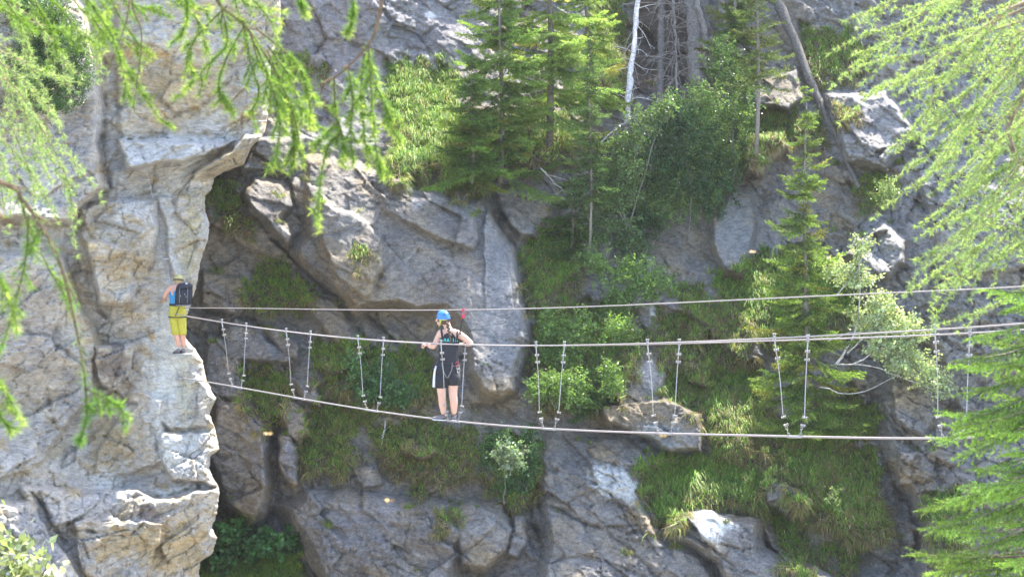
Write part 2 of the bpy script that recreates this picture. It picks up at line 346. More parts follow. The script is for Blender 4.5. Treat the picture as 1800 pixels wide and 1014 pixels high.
# grass ledges: polygons, straw share, blade length, density, label
GRASS = [
 ([(688,112),(790,118),(812,200),(800,262),(856,300),(850,345),(800,340),(762,300),(700,325),(676,290),(690,240),(682,180)], .15, .42, 1.5, 'sunlit yellow green grass tuft slope at top centre, left of the tall spruce', .55),
 ([(915,432),(985,395),(1022,430),(1020,490),(1000,535),(930,545),(918,500)], .22, .36, 1.2, 'dark green grass pocket right of the smooth grey rock face', .3),
 ([(455,455),(505,460),(553,520),(540,548),(465,545),(430,525)], .15, .32, 1.1, 'dark green grass pad below the long diagonal crack in the rock', .25),
 ([(362,318),(400,330),(450,395),(440,420),(405,400),(372,375),(355,350)], .25, .32, .9, 'green grass strip in the gap just right of the pale cliff overhang', .25),
 ([(425,645),(500,650),(512,700),(495,752),(450,745),(425,700)], .3, .34, 1.0, 'grass hanging on the ledge below the leftmost cable stirrup', .3),
 ([(555,610),(600,600),(690,615),(760,625),(772,700),(700,718),(610,690),(560,690)], .25, .34, 1.1, 'grass ledge left of the person in black, between two stirrups', .3),
 ([(560,700),(680,722),(620,760),(622,815),(585,842),(528,820),(535,765)], .35, .36, 1.2, 'grass pad with straw fringe above the large grey boulder', .35),
 ([(625,735),(780,745),(840,770),(830,835),(780,850),(700,838),(660,800)], .5, .32, 1.0, 'straw coloured grass ledge under the foot cable at centre', .3),
 ([(765,900),(800,902),(806,928),(775,938)], .4, .3, 1.2, 'single small grass tuft on the face of the large grey boulder', .2),
 ([(712,850),(740,850),(742,880),(715,880)], .45, .3, 1.1, 'tiny grass tuft at the top edge of the large grey boulder', .2),
 ([(330,940),(420,905),(470,935),(520,980),(550,1060),(330,1060)], .0, .38, 1.4, 'lush green grass in the dark hollow at bottom left', .3),
 ([(1122,825),(1190,806),(1300,815),(1352,840),(1345,900),(1300,888),(1230,885),(1180,935),(1150,915),(1120,870)], .2, .42, 1.6, 'bright green grass cushion above the white rock scar', .45),
 ([(1165,650),(1250,640),(1330,660),(1355,720),(1350,770),(1290,790),(1230,740),(1175,700)], .35, .4, 1.3, 'green grass bank with straw edge between the two right stirrups', .35),
 ([(1300,455),(1380,440),(1500,480),(1520,560),(1440,600),(1350,610),(1300,560),(1240,500),(1270,480)], .12, .36, 1.2, 'dark grass slope around the middle of the slim spruce', .3),
 ([(1360,740),(1500,690),(1560,740),(1480,790),(1430,870),(1400,880),(1350,830)], .4, .4, 1.2, 'grass and straw bank below the slim spruce', .35),
 ([(1430,800),(1530,790),(1545,870),(1565,940),(1520,955),(1450,930),(1400,900)], .35, .42, 1.5, 'long grass clump with sunlit right edge at lower right', .5),
 ([(1418,50),(1500,60),(1530,105),(1505,142),(1430,148),(1415,90)], .3, .36, 1.1, 'grass patch on the grey slope right of the leaning dead trunk', .3),
 ([(1180,500),(1240,505),(1290,560),(1220,600),(1190,560)], .35, .34, .9, 'thin grass streak left of the slim spruce above the cables', .25),
 ([(1150,560),(1310,540),(1330,640),(1180,650),(1110,600)], .45, .34, .7, 'sparse tan grass on the gravel slope behind the hand cables', .25),
 ([(950,545),(1100,520),(1120,640),(1080,720),(960,715),(925,640)], .35, .36, 1.1, 'grass tangle below the shrubs right of the person in black', .3),
 ([(845,765),(950,770),(945,870),(900,895),(850,850)], .25, .34, 1.0, 'green gully grass right of the boulders at lower centre', .25),
 ([(1220,200),(1310,190),(1420,200),(1450,250),(1380,262),(1290,300),(1240,300)], .35, .38, 1.0, 'grass fringe above the tan overhang at upper right', .3),
 ([(1500,330),(1545,300),(1575,320),(1560,365),(1515,372)], .3, .4, 1.5, 'sunlit grass tuft on the slope at the foot of the leaning trunk', .35),
 ([(620,440),(660,442),(668,470),(630,475)], .5, .3, 1.0, 'small dry grass tuft on the big central rock face', .2),
 ([(480,110),(520,100),(572,125),(560,142),(505,138)], .15, .3, 1.0, 'short grass strip in the crack at the top left of the wall', .2),
 ([(1240,760),(1340,780),(1350,820),(1250,805)], .4, .34, .9, 'narrow grass ledge directly under the foot cable at right', .3),
 ([(1350,900),(1400,890),(1440,1014),(1460,1060),(1400,1060)], .3, .36, .9, 'grass streak running down to the bottom edge at right', .3),
 ([(1450,960),(1500,950),(1510,1010),(1470,1020)], .4, .36, 1.1, 'small round grass tuft near the bottom edge at right', .3),
 ([(1040,-40),(1100,-40),(1098,180),(1060,170),(1040,60)], .35, .42, 1.2, 'sunny dry grass left of the bleached dead trunk', .3),
 ([(820,200),(1000,215),(1010,290),(870,300),(830,270)], .35, .38, 1.0, 'grass and litter below the tall spruce', .3),
 ([(1455,180),(1500,190),(1505,225),(1470,220)], .7, .36, 1.2, 'dry straw tuft beside the leaning dead trunk', .3),
 ([(1620,880),(1690,850),(1700,960),(1640,1000)], .2, .36, .8, 'grass on the rock behind the right fir branches', .25),
]
gm = np.zeros(U2.shape)
for g in GRASS:
    p = np.array(g[0], float); m = (U2 > p[:, 0].min()-40) & (U2 < p[:, 0].max()+40) & (V2 > p[:, 1].min()-40) & (V2 < p[:, 1].max()+40)
    s = sst(-16, 14, sdf(XW[m], YW[m], g[0])+36*fbm(U2[m]/28, V2[m]/28, 77, 4))
    c = p.mean(0); H[m] = H[m]+s*(g[5]-.15+ (V2[m]-c[1])/100*(.75 if g is GRASS[0] else .55)+(.35 if g is GRASS[0] else 0))
    gm[m] = np.maximum(gm[m], s)
# fracture detail in strata directions
def strata(X, Y, ang, su, sv):
    ca, sa = math.cos(math.radians(ang)), math.sin(math.radians(ang)); return (X*ca+Y*sa)/su, (-X*sa+Y*ca)/sv
ang = 38.0
rg = sst(1350, 1500, U2)
QX = U2+9*fbm(U2/80, V2/80, 3, 3)+1.5*fbm(U2/9, V2/9, 7, 2); QY = V2+9*fbm(U2/80, V2/80, 4, 3)+1.5*fbm(U2/9, V2/9, 8, 2)
a1, b1 = strata(QX, QY, ang, 125, 66)
f1, c1 = facets(a1, b1, 21, 1.6, .30)
a2, b2 = strata(QX, QY, 30, 50, 24); f2, c2 = facets(a2, b2, 31, 1.7, .26)
a3, b3 = strata(QX, QY, 20, 17, 10); f3, c3 = facets(a3, b3, 41, 1.6, .3)
smooth = 1-np.clip(np.exp(-((U2-885)/35)**2-((V2-520)/150)**2)+np.exp(-((U2-1290)/45)**2-((V2-410)/90)**2)+.6*np.exp(-((U2-700)/130)**2-((V2-480)/120)**2)+.5*np.exp(-((U2-640)/120)**2-((V2-930)/60)**2), 0, 1)
rough = .30+.9*sst(.05, .5, fbm(U2/130, V2/130, 61, 3)+.15+.35*rg)
H += (1-gm*.8)*smooth*(.38*f1+.17*(.35+rough)*f2+.075*(.2+rough)*f3)
H -= (1-gm)*smooth*(.10*(1-sst(0, .07, c1))*sst(-.1, .3, fbm(U2/70, V2/70, 8, 2))+.07*(1-sst(0, .08, c2))*rough)
H += .30*fbm(U2/140, V2/140, 5, 2)+.035*smooth*fbm(U2/24, V2/24, 6, 4, .5)+.03*(.4+rough)*fbm(U2/6.5, V2/6.5, 66, 3, .65)
rid = 1-np.abs(fbm(XW/34, YW/20, 640, 5, .62))*3.2
H += (1-gm)*smooth*rough*(.06*np.clip(rid, -1, 1)) 
H += (1-gm)*.028*rough*np.clip(1-np.abs(fbm(XW/12, YW/7, 650, 4, .65))*3.5, -1, 1)
# layered banding on the low boulder and right slope
H += .05*np.sin((YW-.25*XW)/5.5+5*fbm(U2/60, V2/60, 91, 3))*(np.exp(-((U2-650)/140)**2-((V2-950)/60)**2)+.8*rg)*(1-gm)
CR = [ ([(424,344),(430,374),(474,414),(503,446),(541,490),(600,522),(660,568),(700,600)], 3.5, .9), ([(516,330),(518,367),(530,405),(503,446)], 3, .45), ([(523,250),(527,300),(540,350)], 3, .3),
  ([(625,575),(645,600),(655,640)], 4, .7), ([(660,565),(655,530),(668,490),(690,450)], 4, .5), ([(850,345),(905,430),(925,520),(938,600)], 4, .4),
  ([(380,890),(440,945),(480,905)], 5, .8), ([(486,740),(490,800),(485,860)], 6, .8), ([(470,870),(505,950),(560,1040)], 5, .9), ([(900,760),(935,850),(930,920),(960,970)], 6, .9), ([(935,880),(1010,905),(1100,960),(1180,1040)], 5, .5),
  ([(1180,930),(1250,960),(1330,1040)], 5, .5), ([(380,310),(420,345)], 10, 1.2), ([(700,480),(740,430),(800,440),(850,400)], 3, .3), ([(850,850),(900,870),(930,950)], 5, .6), ([(985,330),(990,400),(1010,440)], 6, .6),
  ([(1440,230),(1500,330),(1560,470),(1600,520)], 4, .6), ([(1500,540),(1600,560),(1700,520)], 6, .6), ([(1640,330),(1650,420),(1640,520)], 6, .6), ([(1545,790),(1612,920),(1600,1040)], 6, .6), ([(1590,860),(1640,870),(1670,820)], 5, .5), ([(1720,560),(1730,700),(1700,800)], 5, .6),
  ([(560,640),(600,700),(540,780)], 5, .6), ([(770,560),(800,620),(805,700)], 4, .3), ([(345,545),(440,560),(520,640)], 5, .8), ([(430,470),(470,520),(440,560)], 4, .5), ([(1150,810),(1100,760),(1000,740)], 4, .4) ]
for ln, w, dp in CR:
    p = np.array(ln, float); m = (U2 > p[:, 0].min()-30) & (U2 < p[:, 0].max()+30) & (V2 > p[:, 1].min()-30) & (V2 < p[:, 1].max()+30)
    k = np.clip(.55+1.6*fbm(U2[m]/38, V2[m]/38, 700+int(w), 3), .05, 1.0); wd = w*(.35+.9*np.clip(.5+fbm(U2[m]/25, V2[m]/25, 720, 2), 0, 1))
    H[m] -= .55*dp*k*np.exp(-(ldist(XW[m], YW[m], ln)/wd))
D = D0-H
WALL = Surf(U, V, D)
# albedo: grey limestone with ochre fracture faces, pale scars, dark lichen
C = np.broadcast_to(np.array(G), U2.shape+(3,)).copy()
n0 = fbm(U2/160, V2/160, 201, 4)
C = C*(1-sst(0, .45, n0)[..., None]*.7)+np.array(TN)*sst(0, .45, n0)[..., None]*.7
fl = fbm(XW/60, YW/60, 222, 4, .6); w = sst(.12, .35, fl)*.5; C = C*(1-w[..., None])+np.array(BG)*w[..., None]
fid = hsh(np.floor(a2), np.floor(b2), 5); w = sst(.72, .8, fid)*.4; C = C*(1-w[..., None])+np.array(OC)*w[..., None]
CP = [
 ('p', [(495,-40),(880,-40),(850,60),(838,130),(700,122),(640,260),(560,262),(500,240),(478,150)], (.30,.29,.31), .8, 12),
 ('e', 640,500,45,85,35, OC, .6, .6), ('e', 600,470,60,40,35, TN, .6, .6), ('e', 700,440,110,60,20, G, .6, .8), ('e', 760,330,110,45,15, (.42,.40,.41), .8, .6),  # last ellipse: grazing sun on the upper slab, painted in as paler grey
 ('p', [(850,360),(900,440),(930,600),(905,640),(850,640),(848,500)], BG, .9, 8), ('e', 790,500,60,60,0, GB, .7, .7), ('e', 770,560,70,14,-20, OC, .4, .7),
 ('e', 880,680,36,26,0, OC, .6, .5), ('e', 850,740,40,40,0, TN, .5, .6), ('e', 470,360,40,50,0, GB, .7, .7), ('e', 550,540,60,24,35, TN, .6, .6), ('e', 410,520,50,30,20, TN, .5, .7), ('e', 460,600,60,30,10, (.33,.33,.34), .7, .6),
 ('e', 430,900,50,26,-25, OC, .5, .6), ('e', 420,770,60,60,0, G, .8, .6), ('e', 505,800,26,40,0, (.30,.30,.33), .8, .5), ('e', 515,850,24,12,0, OC, .6, .6), ('e', 530,750,26,34,20, TN, .6, .6), ('e', 540,690,24,30,0, G, .8, .5),
 ('e', 620,920,110,55,0, (.25,.255,.275), .85, .7), ('e', 760,960,60,50,0, GB, .6, .7), ('e', 850,970,40,34,0, OC, .5, .7), ('e', 850,920,30,20,0, BG, .8, .6), ('e', 1000,820,90,60,0, G, .8, .7),
 ('e', 1050,790,30,18,30, OC, .6, .5),
 ('e', 1200,930,50,40,0, BG, .6, .6), ('e', 1130,920,60,22,30, OC, .5, .6), ('e', 1100,960,90,40,20, TN, .5, .6),
 ('e', 1350,990,80,40,0, G, .8, .6), ('e', 1150,770,70,34,0, (.30,.32,.33), .8, .5), ('e', 1110,720,70,26,-15, OC, .5, .6), ('e', 1140,650,36,40,0, (.36,.35,.35), .8, .5), ('e', 1150,560,10,34,-20, PW, .9, .5),
 ('e', 1200,720,40,30,0, TN, .6, .6), ('e', 1230,530,70,34,20, (.33,.31,.32), .7, .6), ('e', 1290,400,40,90,0, (.215,.22,.22), .9, .5), ('e', 1345,275,46,30,-20, OC, .7, .5), ('e', 1365,160,50,36,0, TN, .7, .5), ('e', 1370,60,50,60,0, TN, .6, .6),
 ('e', 920,370,50,50,0, GB, .8, .6), ('e', 889,378,14,18,0, DK, .95, .4), ('e', 900,325,50,8,5, OC, .8, .5), ('e', 940,420,30,30,0, BG, .7, .6),
 ('p', [(1440,130),(1560,60),(1900,-60),(1950,560),(1560,560),(1500,380),(1520,330),(1450,260)], (.29,.28,.275), .8, 18), ('e', 1560,440,60,50,0, (.33,.32,.30), .8, .5), ('e', 1500,340,40,40,0, GB, .7, .5),
 ('e', 1590,830,40,34,0, OC, .7, .5), ('e', 1700,620,60,90,0, (.32,.30,.27), .7, .5), ('e', 1590,700,34,24,0, OC, .6, .5), ('e', 1560,980,60,70,0, (.27,.27,.265), .7, .5), ('e', 1640,430,60,70,0, TN, .3, .6),
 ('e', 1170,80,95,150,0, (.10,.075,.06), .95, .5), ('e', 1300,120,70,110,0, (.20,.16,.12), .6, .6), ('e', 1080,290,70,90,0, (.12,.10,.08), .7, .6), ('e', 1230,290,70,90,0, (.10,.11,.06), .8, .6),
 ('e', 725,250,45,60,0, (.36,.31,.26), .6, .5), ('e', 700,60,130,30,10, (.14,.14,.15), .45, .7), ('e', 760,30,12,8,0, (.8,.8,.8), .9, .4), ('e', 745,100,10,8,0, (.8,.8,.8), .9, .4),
 ('p', [(1028,826),(1075,812),(1108,828),(1132,882),(1110,884),(1060,868)], (.60,.61,.59), .9, 5), ('p', [(1200,886),(1245,880),(1262,912),(1300,922),(1262,940),(1266,958),(1235,954),(1225,918)], (.62,.62,.60), .9, 4),
 ('e', 560,480,16,40,-40, (.14,.13,.13), .5, .6), ('e', 790,400,60,20,20, (.15,.13,.13), .5, .8),
]
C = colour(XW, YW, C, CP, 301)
gc = np.where((fbm(U2/9, V2/9, 401, 3) > .05)[..., None], np.array(GG), np.array(SO))
C = C*(1-(gm*.92)[..., None])+gc*(gm*.92)[..., None]
def grid_faces(nr, nc):
    i = np.arange(nr-1)[:, None]*nc+np.arange(nc-1)[None, :]
    return np.stack([i, i+nc, i+nc+1, i+1], -1).reshape(-1, 4)
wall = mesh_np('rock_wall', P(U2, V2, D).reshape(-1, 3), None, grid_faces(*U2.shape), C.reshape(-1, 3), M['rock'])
tag(wall, kind='structure')

# ---- pale limestone buttress on the left: its free edge curls back round the corner
EDGE = [(492,-900),(492,-40),(494,40),(478,100),(472,180),(470,205),(466,232),(440,262),(428,290),(392,303),(376,314),(371,335),(360,345),(361,372),(368,392),(366,420),(360,436),(352,462),(346,500),(334,540),(326,562),(322,590),(342,612),(356,634),(362,664),(372,686),(380,700),(368,728),(378,752),(386,790),(370,800),(368,822),(372,835),(386,858),(382,900),(372,928),(382,945),(372,975),(352,985),(350,1014),(340,1060),(330,2000)]
Vb = axis(-40, 1060, STEP, -600, 1900); ev = np.interp(Vb, [e[1] for e in EDGE], [e[0] for e in EDGE])
ev = ev+2.5*fbm(Vb/9, Vb*0, 7, 3)+1.5*fbm(Vb/3.5, Vb*0, 9, 2)
nu = 230; tt = np.concatenate([np.linspace(0, 1, 12)[:-1]**.7*.0, []])
left = axis(-40, 480, STEP, -1500, 480); left = left[left < 320]
frac = np.linspace(0, 1, 60)
rows = []
for k in range(len(Vb)):
    a = 320.0 if ev[k] > 330 else 300.0
    base = left if ev[k] > 330 else left*1.0
    lim = ev[k]-12
    body = np.interp(np.linspace(0, 1, len(left)), np.linspace(0, 1, len(left)), left)
    sc = np.where(body > 150, 150+(body-150)*(lim-60-150)/(320-150) if lim-60 > 150 else body, body)
    rows.append(np.concatenate([sc, sc[-1]+(ev[k]-sc[-1])*np.linspace(0, 1, 52)[1:]**.8]))
UB = np.array(rows); VB = np.repeat(Vb[:, None], UB.shape[1], 1)
HB = np.full(UB.shape, .75)
BB = [
 ([(185,-40),(520,-40),(510,100),(485,215),(480,245),(440,262),(320,325),(200,325),(188,200),(185,90)], 1.1, .1,-.15, 40),
 ([(300,318),(380,270),(430,235),(490,225),(490,300),(400,330),(360,350),(320,345)], 1.3, .2,-1.5, 16),
 ([(200,235),(330,238),(450,240),(330,292),(215,300)], 1.5, .1,.5, 20),
 ([(-40,-40),(130,-40),(185,100),(183,240),(190,330),(120,400),(-40,400)], 1.7, .1,.1, 30),
 ([(125,350),(260,330),(290,350),(285,460),(240,540),(180,560),(130,430)], 1.2, .1,-.2, 34),
 ([(255,330),(380,330),(370,440),(350,500),(330,545),(285,530),(280,420)], .9, -.2,.0, 30),
 ([(140,410),(250,430),(235,545),(170,540)], 1.7, .1,-.4, 22),
 ([(-60,420),(115,440),(150,520),(190,600),(175,700),(60,850),(-60,870)], 1.3, .2,-.1, 34),
 ([(200,560),(300,560),(345,620),(400,700),(400,770),(290,770),(230,720),(190,640)], .9, .1,.15, 40),
 ([(165,600),(238,605),(235,660),(200,700),(165,660)], 1.5, -.2,-.7, 16),
 ([(225,670),(300,690),(300,820),(240,850),(140,850),(150,790)], 1.0, .1,-.2, 30),
 ([(275,750),(400,750),(400,860),(300,850),(270,800)], 1.3, .1,.2, 16),
 ([(80,770),(140,660),(210,650),(210,760),(130,850),(90,840)], .4, .1,.2, 20),
 ([(235,882),(400,846),(400,950),(352,1080),(180,1080),(210,940)], 1.7, 0,-.25, 18),
 ([(110,868),(230,855),(300,885),(290,925),(200,945),(135,925)], 1.5, .1,.2, 16),
 ([(120,905),(300,910),(250,1080),(140,1080)], 1.9, .1,-.2, 20),
 ([(-60,870),(60,873),(112,950),(160,1030),(160,1090),(-60,1090)], 2.3, -.2,.5, 26),
 ([(60,885),(120,880),(125,940),(100,940)], 1.6, 0,.3, 12),
 ([(30,850),(150,850),(200,1000),(170,1090),(60,1090),(40,900)], 1.55, 0,.1, 20),
]
XB, YB = relief(UB, VB, HB, BB, 511)
RX = UB+9*fbm(UB/80, VB/80, 503, 3)+1.5*fbm(UB/9, VB/9, 7, 2); RY = VB+9*fbm(UB/80, VB/80, 504, 3)+1.5*fbm(UB/9, VB/9, 8, 2)
s1, t1 = strata(RX, RY, -28, 105, 54); g1, e1 = facets(s1, t1, 521, 1.5, .26)
s2, t2 = strata(RX, RY, -35, 44, 20); g2, e2 = facets(s2, t2, 531, 1.5, .24)
s3, t3 = strata(RX, RY, -30, 12, 7); g3, e3 = facets(s3, t3, 541, 1.0, .3)
pol = np.clip(np.exp(-((UB-300)/50)**2-((VB-640)/130)**2)+np.exp(-((UB-290)/30)**2-((VB-430)/90)**2), 0, 1)   # water polished, fluted
fr = 1-.75*pol
HB += fr*(.30*g1+.10*g2+.04*g3)-fr*(.06*(1-sst(0, .06, e1))*sst(-.2, .2, fbm(UB/70, VB/70, 508, 2))+.05*(1-sst(0, .08, e2)))
HB += fr*.05*np.clip(1-np.abs(fbm(XB/36, YB/18, 645, 5, .62))*3.2, -1, 1)
HB += .30*fbm(UB/120, VB/150, 505, 3)+.045*fbm(UB/20, VB/40, 506, 4, .5)+.07*pol*fbm(XB/9, YB/60, 507, 3)+.022*fbm(UB/6, VB/6, 509, 3)
for ln, w, dp in [([(183,60),(181,240),(190,330)], 4, .7), ([(130,370),(170,430),(160,520),(190,560)], 4, .4), ([(85,680),(95,740),(115,790),(85,850)], 5, .5), ([(60,870),(115,950),(160,1030)], 4, .6), ([(130,930),(230,940),(300,890)], 4, .7),
                  ([(220,880),(300,872),(350,852)], 3.5, .5), ([(140,330),(150,345),(260,320)], 4, .5), ([(180,240),(330,236),(440,240)], 3.5, .4), ([(215,640),(190,700),(150,780)], 4, .4), ([(110,310),(150,380),(120,420),(0,430)], 5, .6), ([(270,745),(280,800),(300,850)], 4, .4), ([(40,850),(100,880),(120,860)], 5, .7)]:
    k = np.clip(.5+1.6*fbm(UB/38, VB/38, 700, 3), .04, 1.0); wd = w*(.3+.9*np.clip(.5+fbm(UB/25, VB/25, 720, 2), 0, 1)); HB -= .5*dp*k*np.exp(-(ldist(XB, YB, ln)/wd))
de = np.maximum(0, ev[:, None]-UB)
Rr = 12.0; curl = 1-np.sqrt(np.maximum(0, 1-(1-np.clip(de/Rr, 0, 1))**2))
hb = np.clip(HB, -1, 3.2)
cb = [(-300,500,37.3),(0,0,39.6),(0,500,38.6),(0,1000,37.6),(200,0,41),(200,300,40.5),(200,600,40.2),(200,1000,38.9),(320,300,40.7),(312,560,40.15),(310,700,40.3),(330,900,39.7),(450,100,42),(450,250,41.2),(300,-300,45),(0,-300,43),(100,1300,37)]
num = 0; den = 0
for (cu, cv, cd) in cb:
    w = np.exp(-((UB-cu)**2+(VB-cv)**2)/(2*100.0**2))+1e-7; num = num+w*cd; den = den+w
DB = num/den-hb+curl*.5+np.maximum(0, -VB-100)/100*2.5
# keep the face just behind the climber
clim = np.exp(-((UB-312)/34)**2-((VB-560)/85)**2); DB = DB*(1-clim)+clim*(39.45+.1*fbm(UB/14, VB/20, 60, 4))
DB[:, -1] += .0
nb = 22
ex = []; exd = []
for j in range(1, nb+1):
    a = j/nb; ex.append(ev-1-16*a*a*(1+.3*np.sin(Vb/37))-3*a*fbm(Vb/12, Vb*0+a*3, 13, 2)); exd.append(DB[:, -1]+9.0*a**1.1+(.9*fbm(Vb/55, Vb*0+a*7, 71, 4, .6)+.2*fbm(Vb/9, Vb*0+a*14, 72, 3))*min(1, a*3)*1.2)
UB = np.concatenate([UB, np.array(ex).T], 1); VB = np.repeat(Vb[:, None], UB.shape[1], 1); DB = np.concatenate([DB, np.array(exd).T], 1)
CBc = np.broadcast_to(np.array((.52,.49,.45)), UB.shape+(3,)).copy()
XB = UB+9*fbm(UB/40, VB/40, 71, 3); YB = VB+9*fbm(UB/40, VB/40, 72, 3)
n0 = sst(.0, .4, fbm((UB+VB*.5)/70, (VB-UB*.5)/28, 73, 5, .6)); CBc = CBc*(1-.75*n0[..., None])+np.array((.46,.36,.20))*.75*n0[..., None]
n1 = sst(.05, .35, fbm(UB/60, VB/90, 74, 4)); CBc = CBc*(1-.6*n1[..., None])+np.array((.58,.60,.62))*.6*n1[..., None]
BP = [('e', 320,150,150,70,10, (.46,.37,.22), .75, .6), ('p', [(185,235),(330,236),(455,242),(330,296),(250,300),(190,330)], (.55,.57,.60), .85, 12), ('e', 400,285,90,34,-30, (.36,.31,.22), .85, .5), ('e', 130,250,45,110,0, (.34,.34,.37), .8, .5), ('e', 250,90,60,16,5, (.50,.36,.18), .7, .5),
 ('e', 225,460,60,50,-30, (.46,.37,.23), .7, .6), ('e', 150,470,80,24,-30, (.46,.36,.22), .6, .6), ('e', 60,560,70,120,0, (.40,.39,.40), .8, .5), ('e', 335,420,22,100,5, (.46,.42,.29), .8, .5), ('e', 290,420,24,90,0, (.56,.57,.57), .8, .5), ('e', 250,370,60,24,20, (.50,.51,.55), .7, .5),
 ('e', 300,620,50,150,0, (.62,.64,.64), .9, .5), ('e', 325,690,14,90,0, (.52,.50,.38), .6, .5), ('e', 268,590,5,12,0, (.62,.40,.18), .8, .4), ('e', 285,530,4,6,0, (.70,.48,.30), .8, .4),
 ('e', 200,640,36,40,0, (.22,.20,.20), .85, .4), ('e', 200,780,60,60,-30, (.46,.36,.20), .75, .6), ('e', 140,700,50,70,0, (.36,.36,.38), .8, .5), ('e', 320,790,60,50,0, (.58,.60,.61), .85, .5), ('e', 320,862,60,12,-8, (.72,.73,.74), .9, .5),
 ('e', 300,960,90,60,0, (.50,.40,.24), .85, .5), ('e', 170,890,60,26,-5, (.42,.42,.44), .8, .5), ('e', 262,905,36,18,20, (.24,.20,.18), .85, .5), ('e', 200,960,60,26,-20, (.44,.34,.18), .7, .5), ('e', 60,950,90,70,0, (.33,.34,.37), .9, .5), ('e', 375,775,8,40,0, (.60,.55,.42), .8, .4),  # last ellipse: sunlit sliver along the right edge, painted into the colour
 ('e', 155,430,22,5,0, (.6,.5,.3), .7, .5), ('e', 100,790,26,20,0, (.38,.33,.22), .7, .5), ('e', 30,180,60,60,0, (.16,.13,.08), .6, .6)]
CBc = colour(XB, YB, CBc, BP, 801)
CBc = CBc*np.array((.80, .765, .71))
bv = P(UB, VB, DB)
butt = mesh_np('rock_buttress', bv.reshape(-1, 3), None, grid_faces(*UB.shape), CBc.reshape(-1, 3), M['pale'])
tag(butt, kind='structure')
def bd(u, v):
    k = int(np.argmin(abs(Vb-v))); n = UB.shape[1]-nb-1; return float(np.interp(u, UB[k, :n], DB[k, :n]))
# gorge floor far below and near bank under the camera (never seen, they bounce light)
gz = -16.0
x = np.linspace(-120, 120, 60); y = np.linspace(-60, 120, 60); X2, Y2 = np.meshgrid(x, y)
Z2 = gz+1.2*fbm(X2/9, Y2/9, 15, 4)+np.where(Y2 < 8, (8-Y2)*1.2, 0).clip(0, 13.3)
o = mesh_np('ground', np.stack([X2, Y2, Z2], -1).reshape(-1, 3), None, grid_faces(60, 60)[:, ::-1], np.broadcast_to(np.array((.30, .29, .25)), (3600, 3)), M['rock']); tag(o, kind='structure')

# ------------------------------------------------------------------ grass
rng = np.random.default_rng(5)
def blades(base, dirs, L, W, col, droop):
    n = len(base); side = np.cross(dirs, rng.normal(size=(n, 3))); side /= np.linalg.norm(side, axis=1, keepdims=True)+1e-9
    L = L[:, None]; W = W[:, None]
    mid = base+dirs*L*.55; d2 = dirs*.6+droop; d2 /= np.linalg.norm(d2, axis=1, keepdims=True); tip = mid+d2*L*.5
    V = np.stack([base-side*W, base+side*W, mid+side*W*.8, mid-side*W*.8, tip], 1).reshape(-1, 3)
    i = np.arange(n)*5
    return V, np.stack([i+3, i+2, i+4], 1), np.stack([i, i+1, i+2, i+3], 1), np.repeat(col, 5, 0)
GC = np.array([(.17,.32,.05), (.26,.40,.06), (.11,.24,.045), (.36,.43,.09)]); ST = np.array([(.34,.26,.12), (.28,.20,.10), (.20,.17,.07), (.36,.30,.16)])
for poly, straw, Lb, dens, label, lift in GRASS:
    p = np.array(poly, float); lo = p.min(0)-8; hi = p.max(0)+8
    area = (hi[0]-lo[0])*(hi[1]-lo[1]); n = int(area*dens*.5)
    u = rng.uniform(lo[0], hi[0], n); v = rng.uniform(lo[1], hi[1], n)
    sd = sdf(u+17*fbm(u/60, v/60, 11, 4, .55), v+17*fbm(u/60, v/60, 20, 4, .55), poly)+36*fbm(u/28, v/28, 77, 4)
    clump = fbm(u/11, v/11, 33, 2)
    k = (sd > -3) & (rng.random(n) < .28+2.2*(clump+.22)); u, v, sd = u[k], v[k], sd[k]; n = len(u)
    b = WALL.p(u, v, -.03)
    dn = WALL.d(u, v+5)-WALL.d(u, v-5)
    dirs = np.stack([rng.normal(0, .35, n), -.35+rng.normal(0, .35, n), .75+rng.normal(0, .2, n)], 1)
    cn = vnoise(u/13, v/13, 55); dirs[:, 0] += cn*.7
    low = sst(22, 2, sd)*sst(np.quantile(v, .3), np.quantile(v, .75), v)         # hanging fringe at the lower rim
    dirs[:, 2] -= low*1.1; dirs[:, 1] -= low*.3; dirs /= np.linalg.norm(dirs, axis=1, keepdims=True)
    ps = np.clip(straw+.55*low+.5*fbm(u/26, v/26, 88, 3)-.05, 0, .9)
    isst = rng.random(n) < ps
    c = np.where(isst[:, None], ST[rng.integers(0, 4, n)], GC[rng.integers(0, 4, n)])*rng.uniform(.7, 1.3, (n, 1))
    Lr = Lb*rng.uniform(.45, 1.15, n)*(1-.35*(vnoise(u/17, v/17, 4) < -.1)); Wd = rng.uniform(.0045, .0085, n)*1.2
    dr = np.stack([cn*.3, np.full(n, -.35), np.full(n, -.85)], 1)
    Vv, T, Q, Cc = blades(b, dirs, Lr, Wd, c, dr)
    o = mesh_np('grass', Vv, T, Q, Cc, M['grass'], smooth=False)
    tag(o, label, 'grass', 'grass patches on the rock wall', 'stuff')

